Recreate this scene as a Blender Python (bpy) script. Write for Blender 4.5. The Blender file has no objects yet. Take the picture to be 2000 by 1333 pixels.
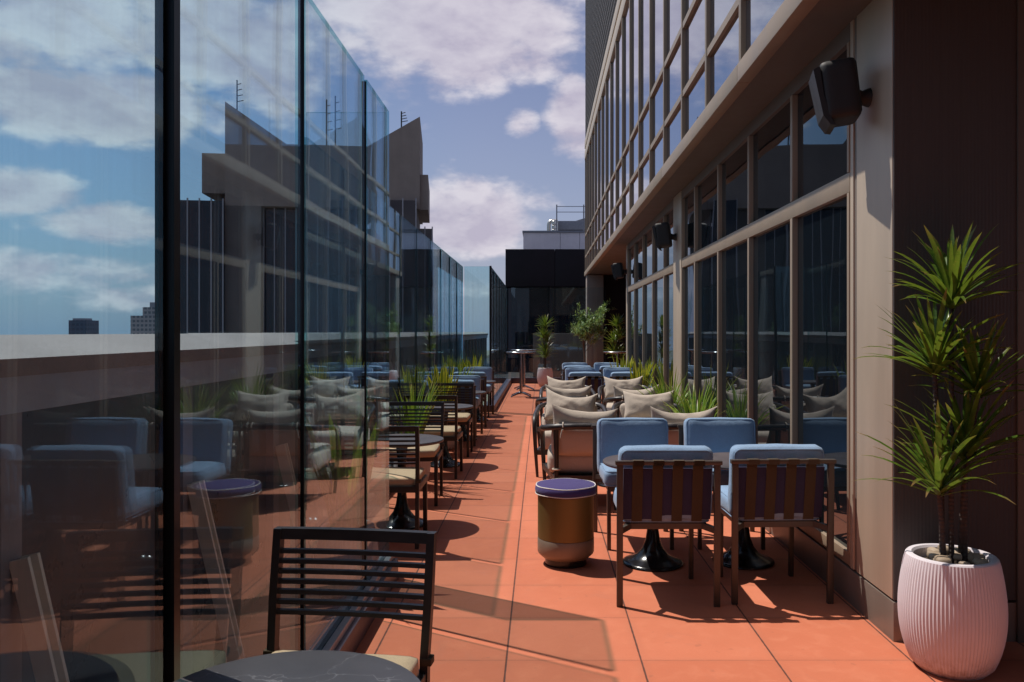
import bpy, bmesh, math, random
from mathutils import Vector, Matrix, Euler, noise as mnoise
R = math.radians
PI = math.pi
rnd = random.Random(7)
sc = bpy.context.scene
COL = sc.collection
F, CX, CY, H = 1556.0, 1056.0, 648.0, 1.5

# ------------------------------------------------------------------ node helper
class NT:
    def __init__(s, tree): s.t = tree; s.n = tree.nodes; s.l = tree.links
    def node(s, kind, **kw):
        n = s.n.new(kind)
        for k, v in kw.items(): setattr(n, k, v)
        return n
    def put(s, sock, val):
        if isinstance(val, bpy.types.NodeSocket): s.l.new(val, sock)
        elif val is not None:
            if sock.type == 'RGBA' and len(val) == 3: val = (*val, 1)
            sock.default_value = val
    def math(s, op, a, b=None, c=None, clamp=False):
        n = s.node('ShaderNodeMath', operation=op, use_clamp=clamp)
        s.put(n.inputs[0], a)
        if b is not None: s.put(n.inputs[1], b)
        if c is not None: s.put(n.inputs[2], c)
        return n.outputs[0]
    def vmath(s, op, a, b=None, out=0):
        n = s.node('ShaderNodeVectorMath', operation=op)
        s.put(n.inputs[0], a)
        if b is not None: s.put(n.inputs[1], b)
        return n.outputs[out]
    def mix(s, fac, a, b, blend='MIX'):
        n = s.node('ShaderNodeMix', data_type='RGBA', blend_type=blend)
        s.put(n.inputs[0], fac); s.put(n.inputs[6], a); s.put(n.inputs[7], b)
        return n.outputs[2]
    def maprange(s, v, a, b, c=0.0, d=1.0, smooth=False):
        n = s.node('ShaderNodeMapRange', clamp=True)
        if smooth: n.interpolation_type = 'SMOOTHSTEP'
        s.put(n.inputs[0], v)
        for i, x in enumerate((a, b, c, d)): s.put(n.inputs[i + 1], x)
        return n.outputs[0]
    def noise(s, vec, scale, detail=3.0, rough=0.5, color=False, dist=0.0):
        n = s.node('ShaderNodeTexNoise')
        s.put(n.inputs['Vector'], vec); n.inputs['Scale'].default_value = scale
        n.inputs['Detail'].default_value = detail; n.inputs['Roughness'].default_value = rough
        n.inputs['Distortion'].default_value = dist
        return n.outputs['Color' if color else 'Fac']
    def obj(s): return s.node('ShaderNodeTexCoord').outputs['Object']
    def scale(s, vec, v): return s.vmath('MULTIPLY', vec, v)
    def bump(s, h, strength=0.2, dist=0.01):
        n = s.node('ShaderNodeBump')
        n.inputs['Strength'].default_value = strength; n.inputs['Distance'].default_value = dist
        s.put(n.inputs['Height'], h)
        return n.outputs[0]

def new_mat(name):
    m = bpy.data.materials.new(name); m.use_nodes = True
    m.node_tree.nodes.clear()
    t = NT(m.node_tree)
    out = t.node('ShaderNodeOutputMaterial')
    return m, t, out

def principled(t, out, base, rough=0.5, metal=0.0, spec=0.5, normal=None, coat=0.0, sheen=0.0):
    p = t.node('ShaderNodeBsdfPrincipled')
    t.put(p.inputs['Base Color'], base); t.put(p.inputs['Roughness'], rough)
    t.put(p.inputs['Metallic'], metal); t.put(p.inputs['Specular IOR Level'], spec)
    if normal is not None: t.put(p.inputs['Normal'], normal)
    if coat: p.inputs['Coat Weight'].default_value = coat; p.inputs['Coat Roughness'].default_value = 0.1
    if sheen: p.inputs['Sheen Weight'].default_value = sheen
    t.l.new(p.outputs[0], out.inputs[0])
    return p

def mat_paint(name, col, rough=0.45, metal=0.0, var=0.15, scale=6.0, bump=0.05, spec=0.5, fine=90.0, stretch=None):
    m, t, out = new_mat(name)
    v = t.obj()
    if stretch: v = t.scale(v, stretch)
    n1 = t.noise(v, scale, 5, 0.6); n2 = t.noise(v, fine, 3, 0.6)
    lo = tuple(c * (1 - var) for c in col); hi = tuple(min(1, c * (1 + var)) for c in col)
    c = t.mix(t.maprange(n1, 0.3, 0.7), lo, hi)
    r = t.maprange(n1, 0.25, 0.75, max(0.02, rough - 0.08), min(1, rough + 0.1))
    principled(t, out, c, r, metal, spec, t.bump(n2, bump, 0.003) if bump else None)
    return m

def mat_cloth(name, col, var=0.16, weave=900.0, sheen=0.15):
    m, t, out = new_mat(name)
    v = t.obj()
    big = t.noise(v, 7, 4, 0.6)
    heath = t.noise(t.scale(v, (1.0, 1.0, 2.2)), 260, 2, 0.7)
    wrk = t.noise(v, 14, 3, 0.55, dist=0.6)
    w = t.node('ShaderNodeTexWave', wave_type='BANDS', bands_direction='X')
    t.put(w.inputs['Vector'], v); w.inputs['Scale'].default_value = weave / 6.28
    c = t.mix(t.maprange(heath, 0.35, 0.65), tuple(x * (1 - var) for x in col), tuple(min(1, x * (1 + var)) for x in col))
    c = t.mix(t.maprange(big, 0.3, 0.7, 0, 0.35), c, tuple(x * 0.78 for x in col))
    h = t.math('ADD', t.math('MULTIPLY', heath, 0.12), wrk)
    principled(t, out, c, 0.9, 0, 0.2, t.bump(h, 0.35, 0.012), sheen=sheen)
    return m

# ------------------------------------------------------------------ mesh builder
class MB:
    def __init__(s): s.v = []; s.f = []; s.e = []
    def add(s, vs, fs, e=None):
        o = len(s.v)
        s.v += [Vector(p) for p in vs]
        s.f += [tuple(i + o for i in f) for f in fs]
        s.e += list(e) if e is not None else [0.0] * len(vs)
        return s
    def box(s, x0, x1, y0, y1, z0, z1, bevel=0.0):
        if bevel <= 0:
            vs = [(x, y, z) for z in (z0, z1) for y in (y0, y1) for x in (x0, x1)]
            return s.add(vs, [(0, 2, 3, 1), (4, 5, 7, 6), (0, 1, 5, 4), (2, 6, 7, 3), (0, 4, 6, 2), (1, 3, 7, 5)])
        bm = bmesh.new(); bmesh.ops.create_cube(bm, size=1.0)
        for v in bm.verts:
            v.co = Vector(((x0 + x1) / 2 + v.co.x * (x1 - x0), (y0 + y1) / 2 + v.co.y * (y1 - y0), (z0 + z1) / 2 + v.co.z * (z1 - z0)))
        bmesh.ops.bevel(bm, geom=list(bm.edges), offset=bevel, segments=2, affect='EDGES', profile=0.6)
        bm.verts.index_update()
        s.add([v.co.copy() for v in bm.verts], [[v.index for v in f.verts] for f in bm.faces]); bm.free()
        return s
    def bar(s, a, b, w, h, up=(0, 0, 1), bevel=0.0, w2=None, h2=None):
        a, b = Vector(a), Vector(b); d = (b - a).normalized(); u = Vector(up)
        if abs(d.dot(u)) > 0.98: u = Vector((0, 1, 0))
        x = d.cross(u).normalized(); y = x.cross(d).normalized()
        w2 = w if w2 is None else w2; h2 = h if h2 is None else h2
        vs = []
        for p, ww, hh in ((a, w, h), (b, w2, h2)):
            for sx, sy in ((-1, -1), (1, -1), (1, 1), (-1, 1)): vs.append(p + x * sx * ww / 2 + y * sy * hh / 2)
        fs = [(0, 1, 2, 3), (7, 6, 5, 4), (0, 4, 5, 1), (1, 5, 6, 2), (2, 6, 7, 3), (3, 7, 4, 0)]
        if bevel > 0:
            bm = bmesh.new(); bv = [bm.verts.new(p) for p in vs]
            for f in fs: bm.faces.new([bv[i] for i in f])
            bmesh.ops.bevel(bm, geom=list(bm.edges), offset=bevel, segments=2, affect='EDGES', profile=0.6)
            bm.verts.index_update()
            s.add([v.co.copy() for v in bm.verts], [[v.index for v in f.verts] for f in bm.faces]); bm.free()
            return s
        return s.add(vs, fs)
    def tube(s, path, rad, n=10, flat=1.0, cap=True):
        path = [Vector(p) for p in path]; m = len(path)
        rad = list(rad) if hasattr(rad, '__len__') else [rad] * m
        t0 = (path[1] - path[0]).normalized()
        ref = Vector((0, 0, 1)) if abs(t0.z) < 0.9 else Vector((1, 0, 0))
        x = t0.cross(ref).normalized()
        vs, fs = [], []
        for i in range(m):
            a = path[max(0, i - 1)]; b = path[min(m - 1, i + 1)]
            t = (b - a).normalized()
            x = (x - t * x.dot(t)).normalized(); y = t.cross(x)
            for k in range(n):
                an = 2 * PI * k / n
                vs.append(path[i] + x * math.cos(an) * rad[i] + y * math.sin(an) * rad[i] * flat)
        for i in range(m - 1):
            for k in range(n):
                k2 = (k + 1) % n
                fs.append((i * n + k, i * n + k2, (i + 1) * n + k2, (i + 1) * n + k))
        if cap:
            fs.append(tuple(range(n - 1, -1, -1))); fs.append(tuple((m - 1) * n + k for k in range(n)))
        return s.add(vs, fs)
    def lathe(s, prof, n=32, c=(0, 0, 0), ribs=0, ribamp=0.0, ribrange=None):
        vs, fs = [], []
        for (r, z) in prof:
            for k in range(n):
                a = 2 * PI * k / n; rr = r
                if ribs and (ribrange is None or ribrange[0] < z < ribrange[1]):
                    rr += ribamp * (0.5 + 0.5 * math.cos(a * ribs)) - ribamp
                vs.append((c[0] + rr * math.cos(a), c[1] + rr * math.sin(a), c[2] + z))
        for i in range(len(prof) - 1):
            for k in range(n):
                k2 = (k + 1) % n
                fs.append((i * n + k, i * n + k2, (i + 1) * n + k2, (i + 1) * n + k))
        if prof[0][0] > 1e-4: fs.append(tuple(range(n - 1, -1, -1)))
        if prof[-1][0] > 1e-4: fs.append(tuple((len(prof) - 1) * n + k for k in range(n)))
        return s.add(vs, fs)
    def rbox(s, hx, hy, hz, r, mat=None, seg=8, puff=(0, 0, 0), wr=0.0, seed=0):
        """rounded cushion block; puff swells each pair of faces"""
        bm = bmesh.new(); bmesh.ops.create_cube(bm, size=2.0)
        bmesh.ops.subdivide_edges(bm, edges=list(bm.edges), cuts=seg, use_grid_fill=True)
        h = Vector((hx, hy, hz)); vs = []
        for v in bm.verts:
            p = Vector((v.co.x * hx, v.co.y * hy, v.co.z * hz))
            # push sample rows toward the rims so the rounding is well sampled
            q = Vector(tuple(math.copysign(h[i] * (abs(v.co[i]) ** 0.6), v.co[i]) for i in range(3)))
            c = Vector(tuple(max(-(h[i] - r), min(h[i] - r, q[i])) for i in range(3)))
            d = q - c
            if d.length > 1e-6: q = c + d.normalized() * min(r, max(abs(d.x), abs(d.y), abs(d.z)))
            n = [q[i] / h[i] for i in range(3)]
            q.x += math.copysign(1, n[0]) * puff[0] * abs(n[0]) ** 2 * max(0, 1 - n[1] ** 2) * max(0, 1 - n[2] ** 2)
            q.y += math.copysign(1, n[1]) * puff[1] * abs(n[1]) ** 2 * max(0, 1 - n[0] ** 2) * max(0, 1 - n[2] ** 2)
            q.z += math.copysign(1, n[2]) * puff[2] * abs(n[2]) ** 2 * max(0, 1 - n[0] ** 2) * max(0, 1 - n[1] ** 2)
            if wr: q += mnoise.noise_vector((q * 9) + Vector((seed, 0, 0))) * wr
            vs.append(mat @ q if mat is not None else q)
        bm.verts.index_update()
        s.add(vs, [[v.index for v in f.verts] for f in bm.faces]); bm.free()
        return s
    def blade(s, base, az, el, length, width, droop, n=6, twist=0.0, tipw=0.05, fold=0.25, belly=0.35, tip=False):
        p = Vector(base); a = el; pts = []
        for i in range(n + 1):
            pts.append((p.copy(), a)); st = length / n
            p = p + Vector((math.cos(az) * math.cos(a), math.sin(az) * math.cos(a), math.sin(a))) * st
            a -= droop / n * (0.4 + 1.2 * i / n)
        side = Vector((-math.sin(az), math.cos(az), 0))
        vs, fs, e = [], [], []
        for i, (q, a) in enumerate(pts):
            u = i / n
            w = width * (tipw + (1 - tipw) * (math.sin(PI * min(1, (u + belly) / (1 + belly))) if u < 1 else 0)) * 0.5
            if i == n: w = width * 0.02
            nrm = Vector((-math.cos(az) * math.sin(a), -math.sin(az) * math.sin(a), math.cos(a)))
            tw = twist * u
            sd = side * math.cos(tw) + nrm * math.sin(tw)
            vs += [q - sd * w + nrm * w * fold, q, q + sd * w + nrm * w * fold]; e += [u, u, u] if tip else [1.0, 0.0, 1.0]
        for i in range(n):
            o = i * 3
            fs += [(o, o + 1, o + 4, o + 3), (o + 1, o + 2, o + 5, o + 4)]
        return s.add(vs, fs, e)
    def build(s, name, mat, parent=None, loc=None, smooth=True, angle=38):
        me = bpy.data.meshes.new(name)
        off = Vector((0, 0, 0))
        if loc is not None: off = Vector(loc)
        elif parent is not None and parent.get('abs'): off = Vector(parent['abs'])
        me.from_pydata([tuple(p - off) for p in s.v], [], s.f)
        if any(s.e):
            at = me.attributes.new('edge', 'FLOAT', 'POINT'); at.data.foreach_set('value', s.e)
        me.validate(); me.update()
        bm = bmesh.new(); bm.from_mesh(me); bmesh.ops.recalc_face_normals(bm, faces=bm.faces); bm.to_mesh(me); bm.free()
        if smooth:
            me.polygons.foreach_set('use_smooth', [True] * len(me.polygons))
            me.set_sharp_from_angle(angle=R(angle))
        me.materials.append(mat)
        o = bpy.data.objects.new(name, me); COL.objects.link(o)
        if parent is not None: o.parent = parent
        if loc is not None: o.location = loc
        if loc is None and parent is not None and parent.get('abs'): o['abs'] = tuple(parent['abs'])
        return o

def tag(o, label=None, cat=None, group=None, kind=None):
    if label: o['label'] = label
    if cat: o['category'] = cat
    if group: o['group'] = group
    if kind: o['kind'] = kind
    return o
def thing(name, label, cat, loc=(0, 0, 0), rz=0.0, group=None, absolute=False):
    o = bpy.data.objects.new(name, None); COL.objects.link(o)
    o.empty_display_size = 0.1
    o.location = loc; o.rotation_euler = (0, 0, rz)
    tag(o, label, cat, group)
    if absolute: o['abs'] = tuple(loc)
    return o
def copy_tree(o, parent=None):
    c = o.copy(); COL.objects.link(c)
    if parent is not None: c.parent = parent
    for ch in list(o.children): copy_tree(ch, c)
    return c
USED = set()
def place(proto, x, y, rz, label, group, z=0.0):
    o = proto if proto.name not in USED else copy_tree(proto)
    USED.add(proto.name)
    o.location = (x, y, z); o.rotation_euler = (0, 0, rz)
    o['label'] = label; o['group'] = group
    return o
# ------------------------------------------------------------------ materials
def mat_glass(name, tint, f0=0.06, dust=0.02):
    m, t, out = new_mat(name)
    lw = t.node('ShaderNodeLayerWeight'); lw.inputs['Blend'].default_value = 0.5
    fz = t.math('POWER', lw.outputs['Facing'], 5.0)
    fac = t.math('ADD', t.math('MULTIPLY', fz, 1 - f0), f0, clamp=True)
    tr = t.node('ShaderNodeBsdfTransparent'); t.put(tr.inputs[0], tint)
    v = t.obj()
    gl = t.node('ShaderNodeBsdfGlossy'); gl.inputs['Roughness'].default_value = 0.0; t.put(gl.inputs[0], (0.70, 0.88, 1.0))
    t.put(gl.inputs['Normal'], t.bump(t.noise(v, 1.1, 2, 0.4), 0.012, 0.1))
    mx = t.node('ShaderNodeMixShader'); t.put(mx.inputs[0], fac); t.l.new(tr.outputs[0], mx.inputs[1]); t.l.new(gl.outputs[0], mx.inputs[2])
    streak = t.noise(t.scale(v, (9, 9, 0.25)), 3, 4, 0.6)
    smear = t.noise(v, 1.6, 5, 0.65)
    d = t.math('MULTIPLY', t.maprange(t.math('ADD', t.math('MULTIPLY', streak, 0.5), t.math('MULTIPLY', smear, 0.5)), 0.42, 0.72), dust)
    df = t.node('ShaderNodeBsdfDiffuse'); t.put(df.inputs[0], (0.50, 0.58, 0.66))
    m2 = t.node('ShaderNodeMixShader'); t.put(m2.inputs[0], d); t.l.new(mx.outputs[0], m2.inputs[1]); t.l.new(df.outputs[0], m2.inputs[2])
    t.l.new(m2.outputs[0], out.inputs[0])
    return m

def mat_window(name, f0, body, gcol, wav=0.05, wscale=0.9):
    m, t, out = new_mat(name)
    lw = t.node('ShaderNodeLayerWeight'); lw.inputs['Blend'].default_value = 0.5
    fac = t.math('ADD', t.math('MULTIPLY', t.math('POWER', lw.outputs['Facing'], 5.0), 1 - f0), f0, clamp=True)
    v = t.obj()
    gl = t.node('ShaderNodeBsdfGlossy'); gl.inputs['Roughness'].default_value = 0.012; t.put(gl.inputs[0], gcol)
    t.put(gl.inputs['Normal'], t.bump(t.noise(t.scale(v, (1, 1, 0.6)), wscale, 2, 0.4), wav, 0.1))
    df = t.node('ShaderNodeBsdfDiffuse'); t.put(df.inputs[0], body)
    mx = t.node('ShaderNodeMixShader'); t.put(mx.inputs[0], fac); t.l.new(df.outputs[0], mx.inputs[1]); t.l.new(gl.outputs[0], mx.inputs[2])
    t.l.new(mx.outputs[0], out.inputs[0])
    return m

def mat_leaf(name, c1, c2, edge=None, gloss=0.4, tip=None):
    m, t, out = new_mat(name)
    v = t.obj()
    oi = t.node('ShaderNodeObjectInfo')
    n = t.noise(v, 22, 3, 0.6)
    c = t.mix(t.maprange(n, 0.3, 0.7), c1, c2)
    n3 = t.noise(v, 55, 2, 0.5)
    c = t.mix(t.maprange(n3, 0.60, 0.72, 0, 0.55), c, (0.20, 0.17, 0.05))
    if edge:
        a = t.node('ShaderNodeAttribute', attribute_name='edge')
        c = t.mix(t.maprange(a.outputs['Fac'], 0.34, 0.55), c, edge)
    if tip:
        a = t.node('ShaderNodeAttribute', attribute_name='edge')
        c = t.mix(t.maprange(t.math('ADD', a.outputs['Fac'], t.math('MULTIPLY', t.math('SUBTRACT', t.noise(v, 9, 2), 0.5), 0.5)), 0.80, 0.96), c, tip)
        c = t.mix(t.maprange(a.outputs['Fac'], 0.30, 0.0, 0, 0.45), c, (0.16, 0.20, 0.07))
    p = t.node('ShaderNodeBsdfPrincipled'); t.put(p.inputs['Base Color'], c); p.inputs['Roughness'].default_value = gloss
    tl = t.node('ShaderNodeBsdfTranslucent'); t.put(tl.inputs[0], t.mix(0.5, c, (0.3, 0.42, 0.04)))
    mx = t.node('ShaderNodeMixShader'); mx.inputs[0].default_value = 0.3
    t.l.new(p.outputs[0], mx.inputs[1]); t.l.new(tl.outputs[0], mx.inputs[2]); t.l.new(mx.outputs[0], out.inputs[0])
    return m

def mat_floor():
    m, t, out = new_mat('terracotta_pavers')
    v = t.obj()
    sx = t.node('ShaderNodeSeparateXYZ'); t.put(sx.inputs[0], v)
    TX, TY = 0.615, 0.538
    ux = t.math('DIVIDE', t.math('SUBTRACT', sx.outputs[0], -0.156), TX)
    uy = t.math('DIVIDE', t.math('SUBTRACT', sx.outputs[1], 3.636), TY)
    def jd(u, T):
        f = t.math('FRACT', u)
        return t.math('MULTIPLY', t.math('MINIMUM', f, t.math('SUBTRACT', 1.0, f)), T)
    dx, dy = jd(ux, TX), jd(uy, TY)
    wob = t.math('MULTIPLY', t.math('SUBTRACT', t.noise(v, 25, 3), 0.5), 0.004)
    jx = t.maprange(t.math('ADD', dx, wob), 0.0025, 0.0055, 1, 0)
    jy = t.maprange(t.math('ADD', dy, wob), 0.0010, 0.0035, 0.42, 0)
    j = t.math('MAXIMUM', jx, jy)
    cb = t.node('ShaderNodeCombineXYZ'); t.put(cb.inputs[0], t.math('FLOOR', ux)); t.put(cb.inputs[1], t.math('FLOOR', uy))
    wn = t.node('ShaderNodeTexWhiteNoise', noise_dimensions='3D'); t.put(wn.inputs[0], cb.outputs[0])
    big = t.noise(v, 1.3, 5, 0.6); fine = t.noise(v, 120, 3, 0.7); mid = t.noise(v, 9, 5, 0.65, dist=0.5)
    c = t.mix(wn.outputs[0], (0.535, 0.152, 0.078), (0.650, 0.208, 0.115))
    c = t.mix(t.maprange(big, 0.35, 0.7, 0, 0.6), c, (0.49, 0.140, 0.070))
    c = t.mix(t.maprange(mid, 0.50, 0.75, 0, 0.45), c, (0.65, 0.235, 0.135))
    c = t.mix(t.maprange(fine, 0.3, 0.75, 0.0, 0.3), c, (0.44, 0.15, 0.08))
    spot = t.noise(v, 14, 2, 0.5)
    c = t.mix(t.maprange(spot, 0.68, 0.76, 0, 0.35), c, (0.30, 0.11, 0.065))
    drip = t.noise(t.scale(v, (1, 1, 1)), 2.6, 6, 0.7, dist=1.2)
    c = t.mix(t.maprange(drip, 0.58, 0.66, 0, 0.28), c, (0.45, 0.16, 0.10))
    edge_ = t.maprange(t.math('MINIMUM', dx, dy), 0.0, 0.045, 0.30, 0.0)
    c = t.mix(t.math('MULTIPLY', edge_, t.maprange(mid, 0.3, 0.65)), c, (0.34, 0.12, 0.07))
    c = t.mix(j, c, (0.11, 0.045, 0.032))
    h = t.math('SUBTRACT', t.math('ADD', t.math('MULTIPLY', fine, 0.12), t.math('MULTIPLY', mid, 0.1)), t.math('MULTIPLY', j, 1.0))
    principled(t, out, c, t.maprange(mid, 0.3, 0.7, 0.62, 0.85), 0, 0.3, t.bump(h, 0.5, 0.004))
    return m

def mat_concrete(name, col, streaks=0.3, scale=1.0):
    m, t, out = new_mat(name)
    v = t.obj()
    n = t.noise(v, 0.5 * scale, 6, 0.65); s = t.noise(t.scale(v, (1, 1, 0.08)), 1.6 * scale, 4, 0.6); f = t.noise(v, 14 * scale, 4, 0.7)
    c = t.mix(t.maprange(n, 0.3, 0.7), tuple(x * 0.86 for x in col), tuple(x * 1.1 for x in col))
    c = t.mix(t.maprange(s, 0.45, 0.75, 0, streaks), c, tuple(x * 0.6 for x in col))
    c = t.mix(t.maprange(f, 0.4, 0.8, 0, 0.2), c, tuple(x * 0.75 for x in col))
    principled(t, out, c, 0.85, 0, 0.3, t.bump(f, 0.25, 0.02))
    return m

def mat_marble():
    m, t, out = new_mat('dark_grey_marble')
    v = t.obj()
    w = t.noise(v, 3.2, 5, 0.6, color=True)
    vv = t.vmath('ADD', t.scale(v, (1.0, 1.9, 1.0)), t.scale(w, (0.5, 0.5, 0.5)))
    vo = t.node('ShaderNodeTexVoronoi', feature='DISTANCE_TO_EDGE'); t.put(vo.inputs['Vector'], vv); vo.inputs['Scale'].default_value = 3.3
    mask = t.maprange(t.noise(v, 5, 2), 0.42, 0.6)
    vein = t.math('MULTIPLY', t.maprange(vo.outputs['Distance'], 0.0, 0.013, 1, 0), mask)
    c = t.mix(t.noise(v, 6, 5, 0.65), (0.050, 0.046, 0.052), (0.10, 0.092, 0.10))
    c = t.mix(t.math('MULTIPLY', vein, 0.45), c, (0.34, 0.32, 0.34))
    principled(t, out, c, 0.34, 0, 0.5, t.bump(t.noise(v, 60, 3), 0.05, 0.002))
    return m

def mat_louvre():
    m, t, out = new_mat('bronze_louvre_panel')
    v = t.obj()
    sp = t.node('ShaderNodeSeparateXYZ'); t.put(sp.inputs[0], v)
    f = t.math('FRACT', t.math('MULTIPLY', sp.outputs[2], 5.0))
    h = t.maprange(f, 0.0, 0.85)
    n = t.noise(v, 3, 4)
    c = t.mix(n, (0.17, 0.145, 0.135), (0.24, 0.205, 0.19))
    principled(t, out, c, 0.5, 0.3, 0.4, t.bump(h, 1.0, 0.12))
    return m

def mat_brushed(name, col, rough=0.38, metal=0.55, var=0.10):
    m, t, out = new_mat(name)
    v = t.obj()
    n = t.noise(t.scale(v, (1, 1, 0.12)), 5, 5, 0.6); b = t.noise(v, 0.9, 3)
    fine = t.noise(t.scale(v, (220, 220, 1.5)), 1, 2)
    c = t.mix(t.maprange(n, 0.3, 0.7), tuple(x * (1 - var) for x in col), tuple(x * (1 + var) for x in col))
    c = t.mix(t.maprange(b, 0.4, 0.7, 0, 0.2), c, tuple(x * 0.8 for x in col))
    principled(t, out, c, t.maprange(n, 0.3, 0.7, rough - 0.05, rough + 0.08), metal, 0.5, t.bump(fine, 0.06, 0.002))
    return m

def mat_wallcloth():
    m, t, out = new_mat('dark_bronze_ribbed_cladding')
    v = t.obj()
    w = t.node('ShaderNodeTexWave', wave_type='BANDS', bands_direction='X'); t.put(w.inputs['Vector'], v); w.inputs['Scale'].default_value = 18
    n = t.noise(t.scale(v, (40, 1, 0.6)), 2, 4, 0.6); b = t.noise(v, 1.2, 4)
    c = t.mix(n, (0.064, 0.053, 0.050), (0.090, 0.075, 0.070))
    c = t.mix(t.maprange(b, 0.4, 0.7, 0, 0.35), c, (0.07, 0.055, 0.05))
    principled(t, out, c, 0.55, 0.2, 0.4, t.bump(w.outputs['Fac'], 0.16, 0.006))
    return m

def mat_bark(name, col):
    m, t, out = new_mat(name)
    v = t.obj()
    w = t.node('ShaderNodeTexWave', wave_type='BANDS', bands_direction='Z'); t.put(w.inputs['Vector'], v)
    w.inputs['Scale'].default_value = 16; w.inputs['Distortion'].default_value = 2.0
    n = t.noise(v, 30, 4)
    c = t.mix(n, tuple(x * 0.6 for x in col), tuple(x * 1.3 for x in col))
    principled(t, out, c, 0.8, 0, 0.3, t.bump(t.math('ADD', w.outputs['Fac'], n), 0.5, 0.006))
    return m

def mat_pebble():
    m, t, out = new_mat('river_pebble')
    oi = t.node('ShaderNodeObjectInfo'); v = t.obj()
    c = t.mix(oi.outputs['Random'], (0.30, 0.22, 0.15), (0.55, 0.44, 0.33))
    c = t.mix(t.maprange(t.noise(v, 40, 4), 0.4, 0.7, 0, 0.4), c, (0.22, 0.16, 0.11))
    principled(t, out, c, 0.6, 0, 0.4, t.bump(t.noise(v, 60, 3), 0.1, 0.003))
    return m

def mat_citywindows(name, wall, glass, sx, sz):
    m, t, out = new_mat(name)
    v = t.obj(); s = t.node('ShaderNodeSeparateXYZ'); t.put(s.inputs[0], v)
    fx = t.math('FRACT', t.math('MULTIPLY', t.math('ADD', s.outputs[0], s.outputs[1]), sx)); fz = t.math('FRACT', t.math('MULTIPLY', s.outputs[2], sz))
    a = t.math('MULTIPLY', t.math('GREATER_THAN', fx, 0.35), t.math('GREATER_THAN', fz, 0.45))
    principled(t, out, t.mix(a, wall, glass), 0.5, 0, 0.4)
    return m

def mat_pot():
    m, t, out = new_mat('matte_white_ribbed_pot')
    v = t.obj(); s = t.node('ShaderNodeSeparateXYZ'); t.put(s.inputs[0], v)
    n = t.noise(v, 4, 5, 0.6); k = t.noise(v, 30, 5, 0.7); dr = t.noise(t.scale(v, (22, 22, 1.2)), 1, 4, 0.6)
    c = t.mix(t.maprange(n, 0.3, 0.7), (0.62, 0.565, 0.60), (0.69, 0.635, 0.67))
    low = t.math('MULTIPLY', t.maprange(s.outputs[2], 0.0, 0.13, 1, 0), t.maprange(k, 0.42, 0.62))
    c = t.mix(t.math('MULTIPLY', low, 0.6), c, (0.30, 0.17, 0.12))
    c = t.mix(t.maprange(dr, 0.62, 0.75, 0, 0.22), c, (0.42, 0.36, 0.33))
    principled(t, out, c, 0.78, 0, 0.3, t.bump(k, 0.08, 0.003))
    return m

M = {}
M['floor'] = mat_floor()
M['ground'] = mat_concrete('city_ground', (0.13, 0.14, 0.13), 0.1, 0.02)
M['slabpale'] = mat_concrete('pale_concrete_slab', (0.25, 0.225, 0.19), 0.1, 3)
M['glass'] = mat_glass('teal_screen_glass', (0.940, 0.984, 0.992), 0.048, 0.05)
M['glass_pale'] = mat_glass('pale_teal_glass', (0.80, 0.93, 0.935), 0.06, 0.08)
M['glass_far'] = mat_glass('clear_end_glass', (0.88, 0.95, 0.96), 0.045, 0.03)
M['edge'] = mat_glass('cut_glass_edge', (0.40, 0.70, 0.72), 0.05, 0.0)
M['win_low'] = mat_window('lower_window_glass', 0.12, (0.006, 0.009, 0.012), (0.80, 0.88, 0.95), 0.05, 0.8)
M['win_up'] = mat_window('upper_window_glass', 0.50, (0.012, 0.014, 0.022), (0.86, 0.88, 0.97), 0.02, 0.5)
M['win_dark'] = mat_window('dark_curtain_glass', 0.035, (0.006, 0.007, 0.012), (0.8, 0.85, 0.95), 0.010, 0.25)
M['steel'] = mat_paint('black_steel', (0.012, 0.013, 0.016), 0.32, 0.5, 0.25, 5, 0.05)
M['kerb'] = mat_paint('dark_kerb_metal', (0.085, 0.065, 0.085), 0.4, 0.3, 0.2, 5, 0.08)
M['channel'] = mat_paint('aluminium_channel', (0.42, 0.42, 0.45), 0.4, 0.15, 0.12, 5, 0.05)
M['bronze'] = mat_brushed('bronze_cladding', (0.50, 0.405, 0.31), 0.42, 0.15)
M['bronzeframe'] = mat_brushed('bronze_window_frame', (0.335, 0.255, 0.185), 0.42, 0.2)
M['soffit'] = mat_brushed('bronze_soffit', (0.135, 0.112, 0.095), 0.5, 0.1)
M['plinth'] = mat_brushed('bronze_plinth', (0.24, 0.195, 0.165), 0.42, 0.35)
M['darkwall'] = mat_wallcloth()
M['louvre'] = mat_louvre()
M['gap'] = mat_paint('shadow_gap', (0.01, 0.009, 0.009), 0.8, 0, 0.1, bump=0)
M['parapet'] = mat_concrete('parapet_metal_panel', (0.36, 0.46, 0.58), 0.2, 2)
M['parapetdark'] = mat_paint('dark_parapet_panel', (0.060, 0.085, 0.115), 0.3, 0.2, 0.3, 2, 0.03)
M['membrane'] = mat_concrete('dark_roof_membrane', (0.030, 0.026, 0.028), 0.2, 1)
M['coping'] = mat_concrete('pale_coping', (0.27, 0.27, 0.285), 0.12, 3)
M['brace'] = mat_brushed('pale_brace_metal', (0.78, 0.77, 0.70), 0.45, 0.05)
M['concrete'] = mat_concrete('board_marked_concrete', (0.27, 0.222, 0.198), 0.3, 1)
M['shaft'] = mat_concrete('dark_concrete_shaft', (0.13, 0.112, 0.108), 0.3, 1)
M['mullion'] = mat_paint('pale_fin', (0.30, 0.30, 0.33), 0.5, 0.2, 0.1, bump=0)
M['blackpanel'] = mat_paint('purple_black_panel', (0.010, 0.007, 0.011), 0.5, 0.0, 0.3, 1.2, 0.03, 0.2)
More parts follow.
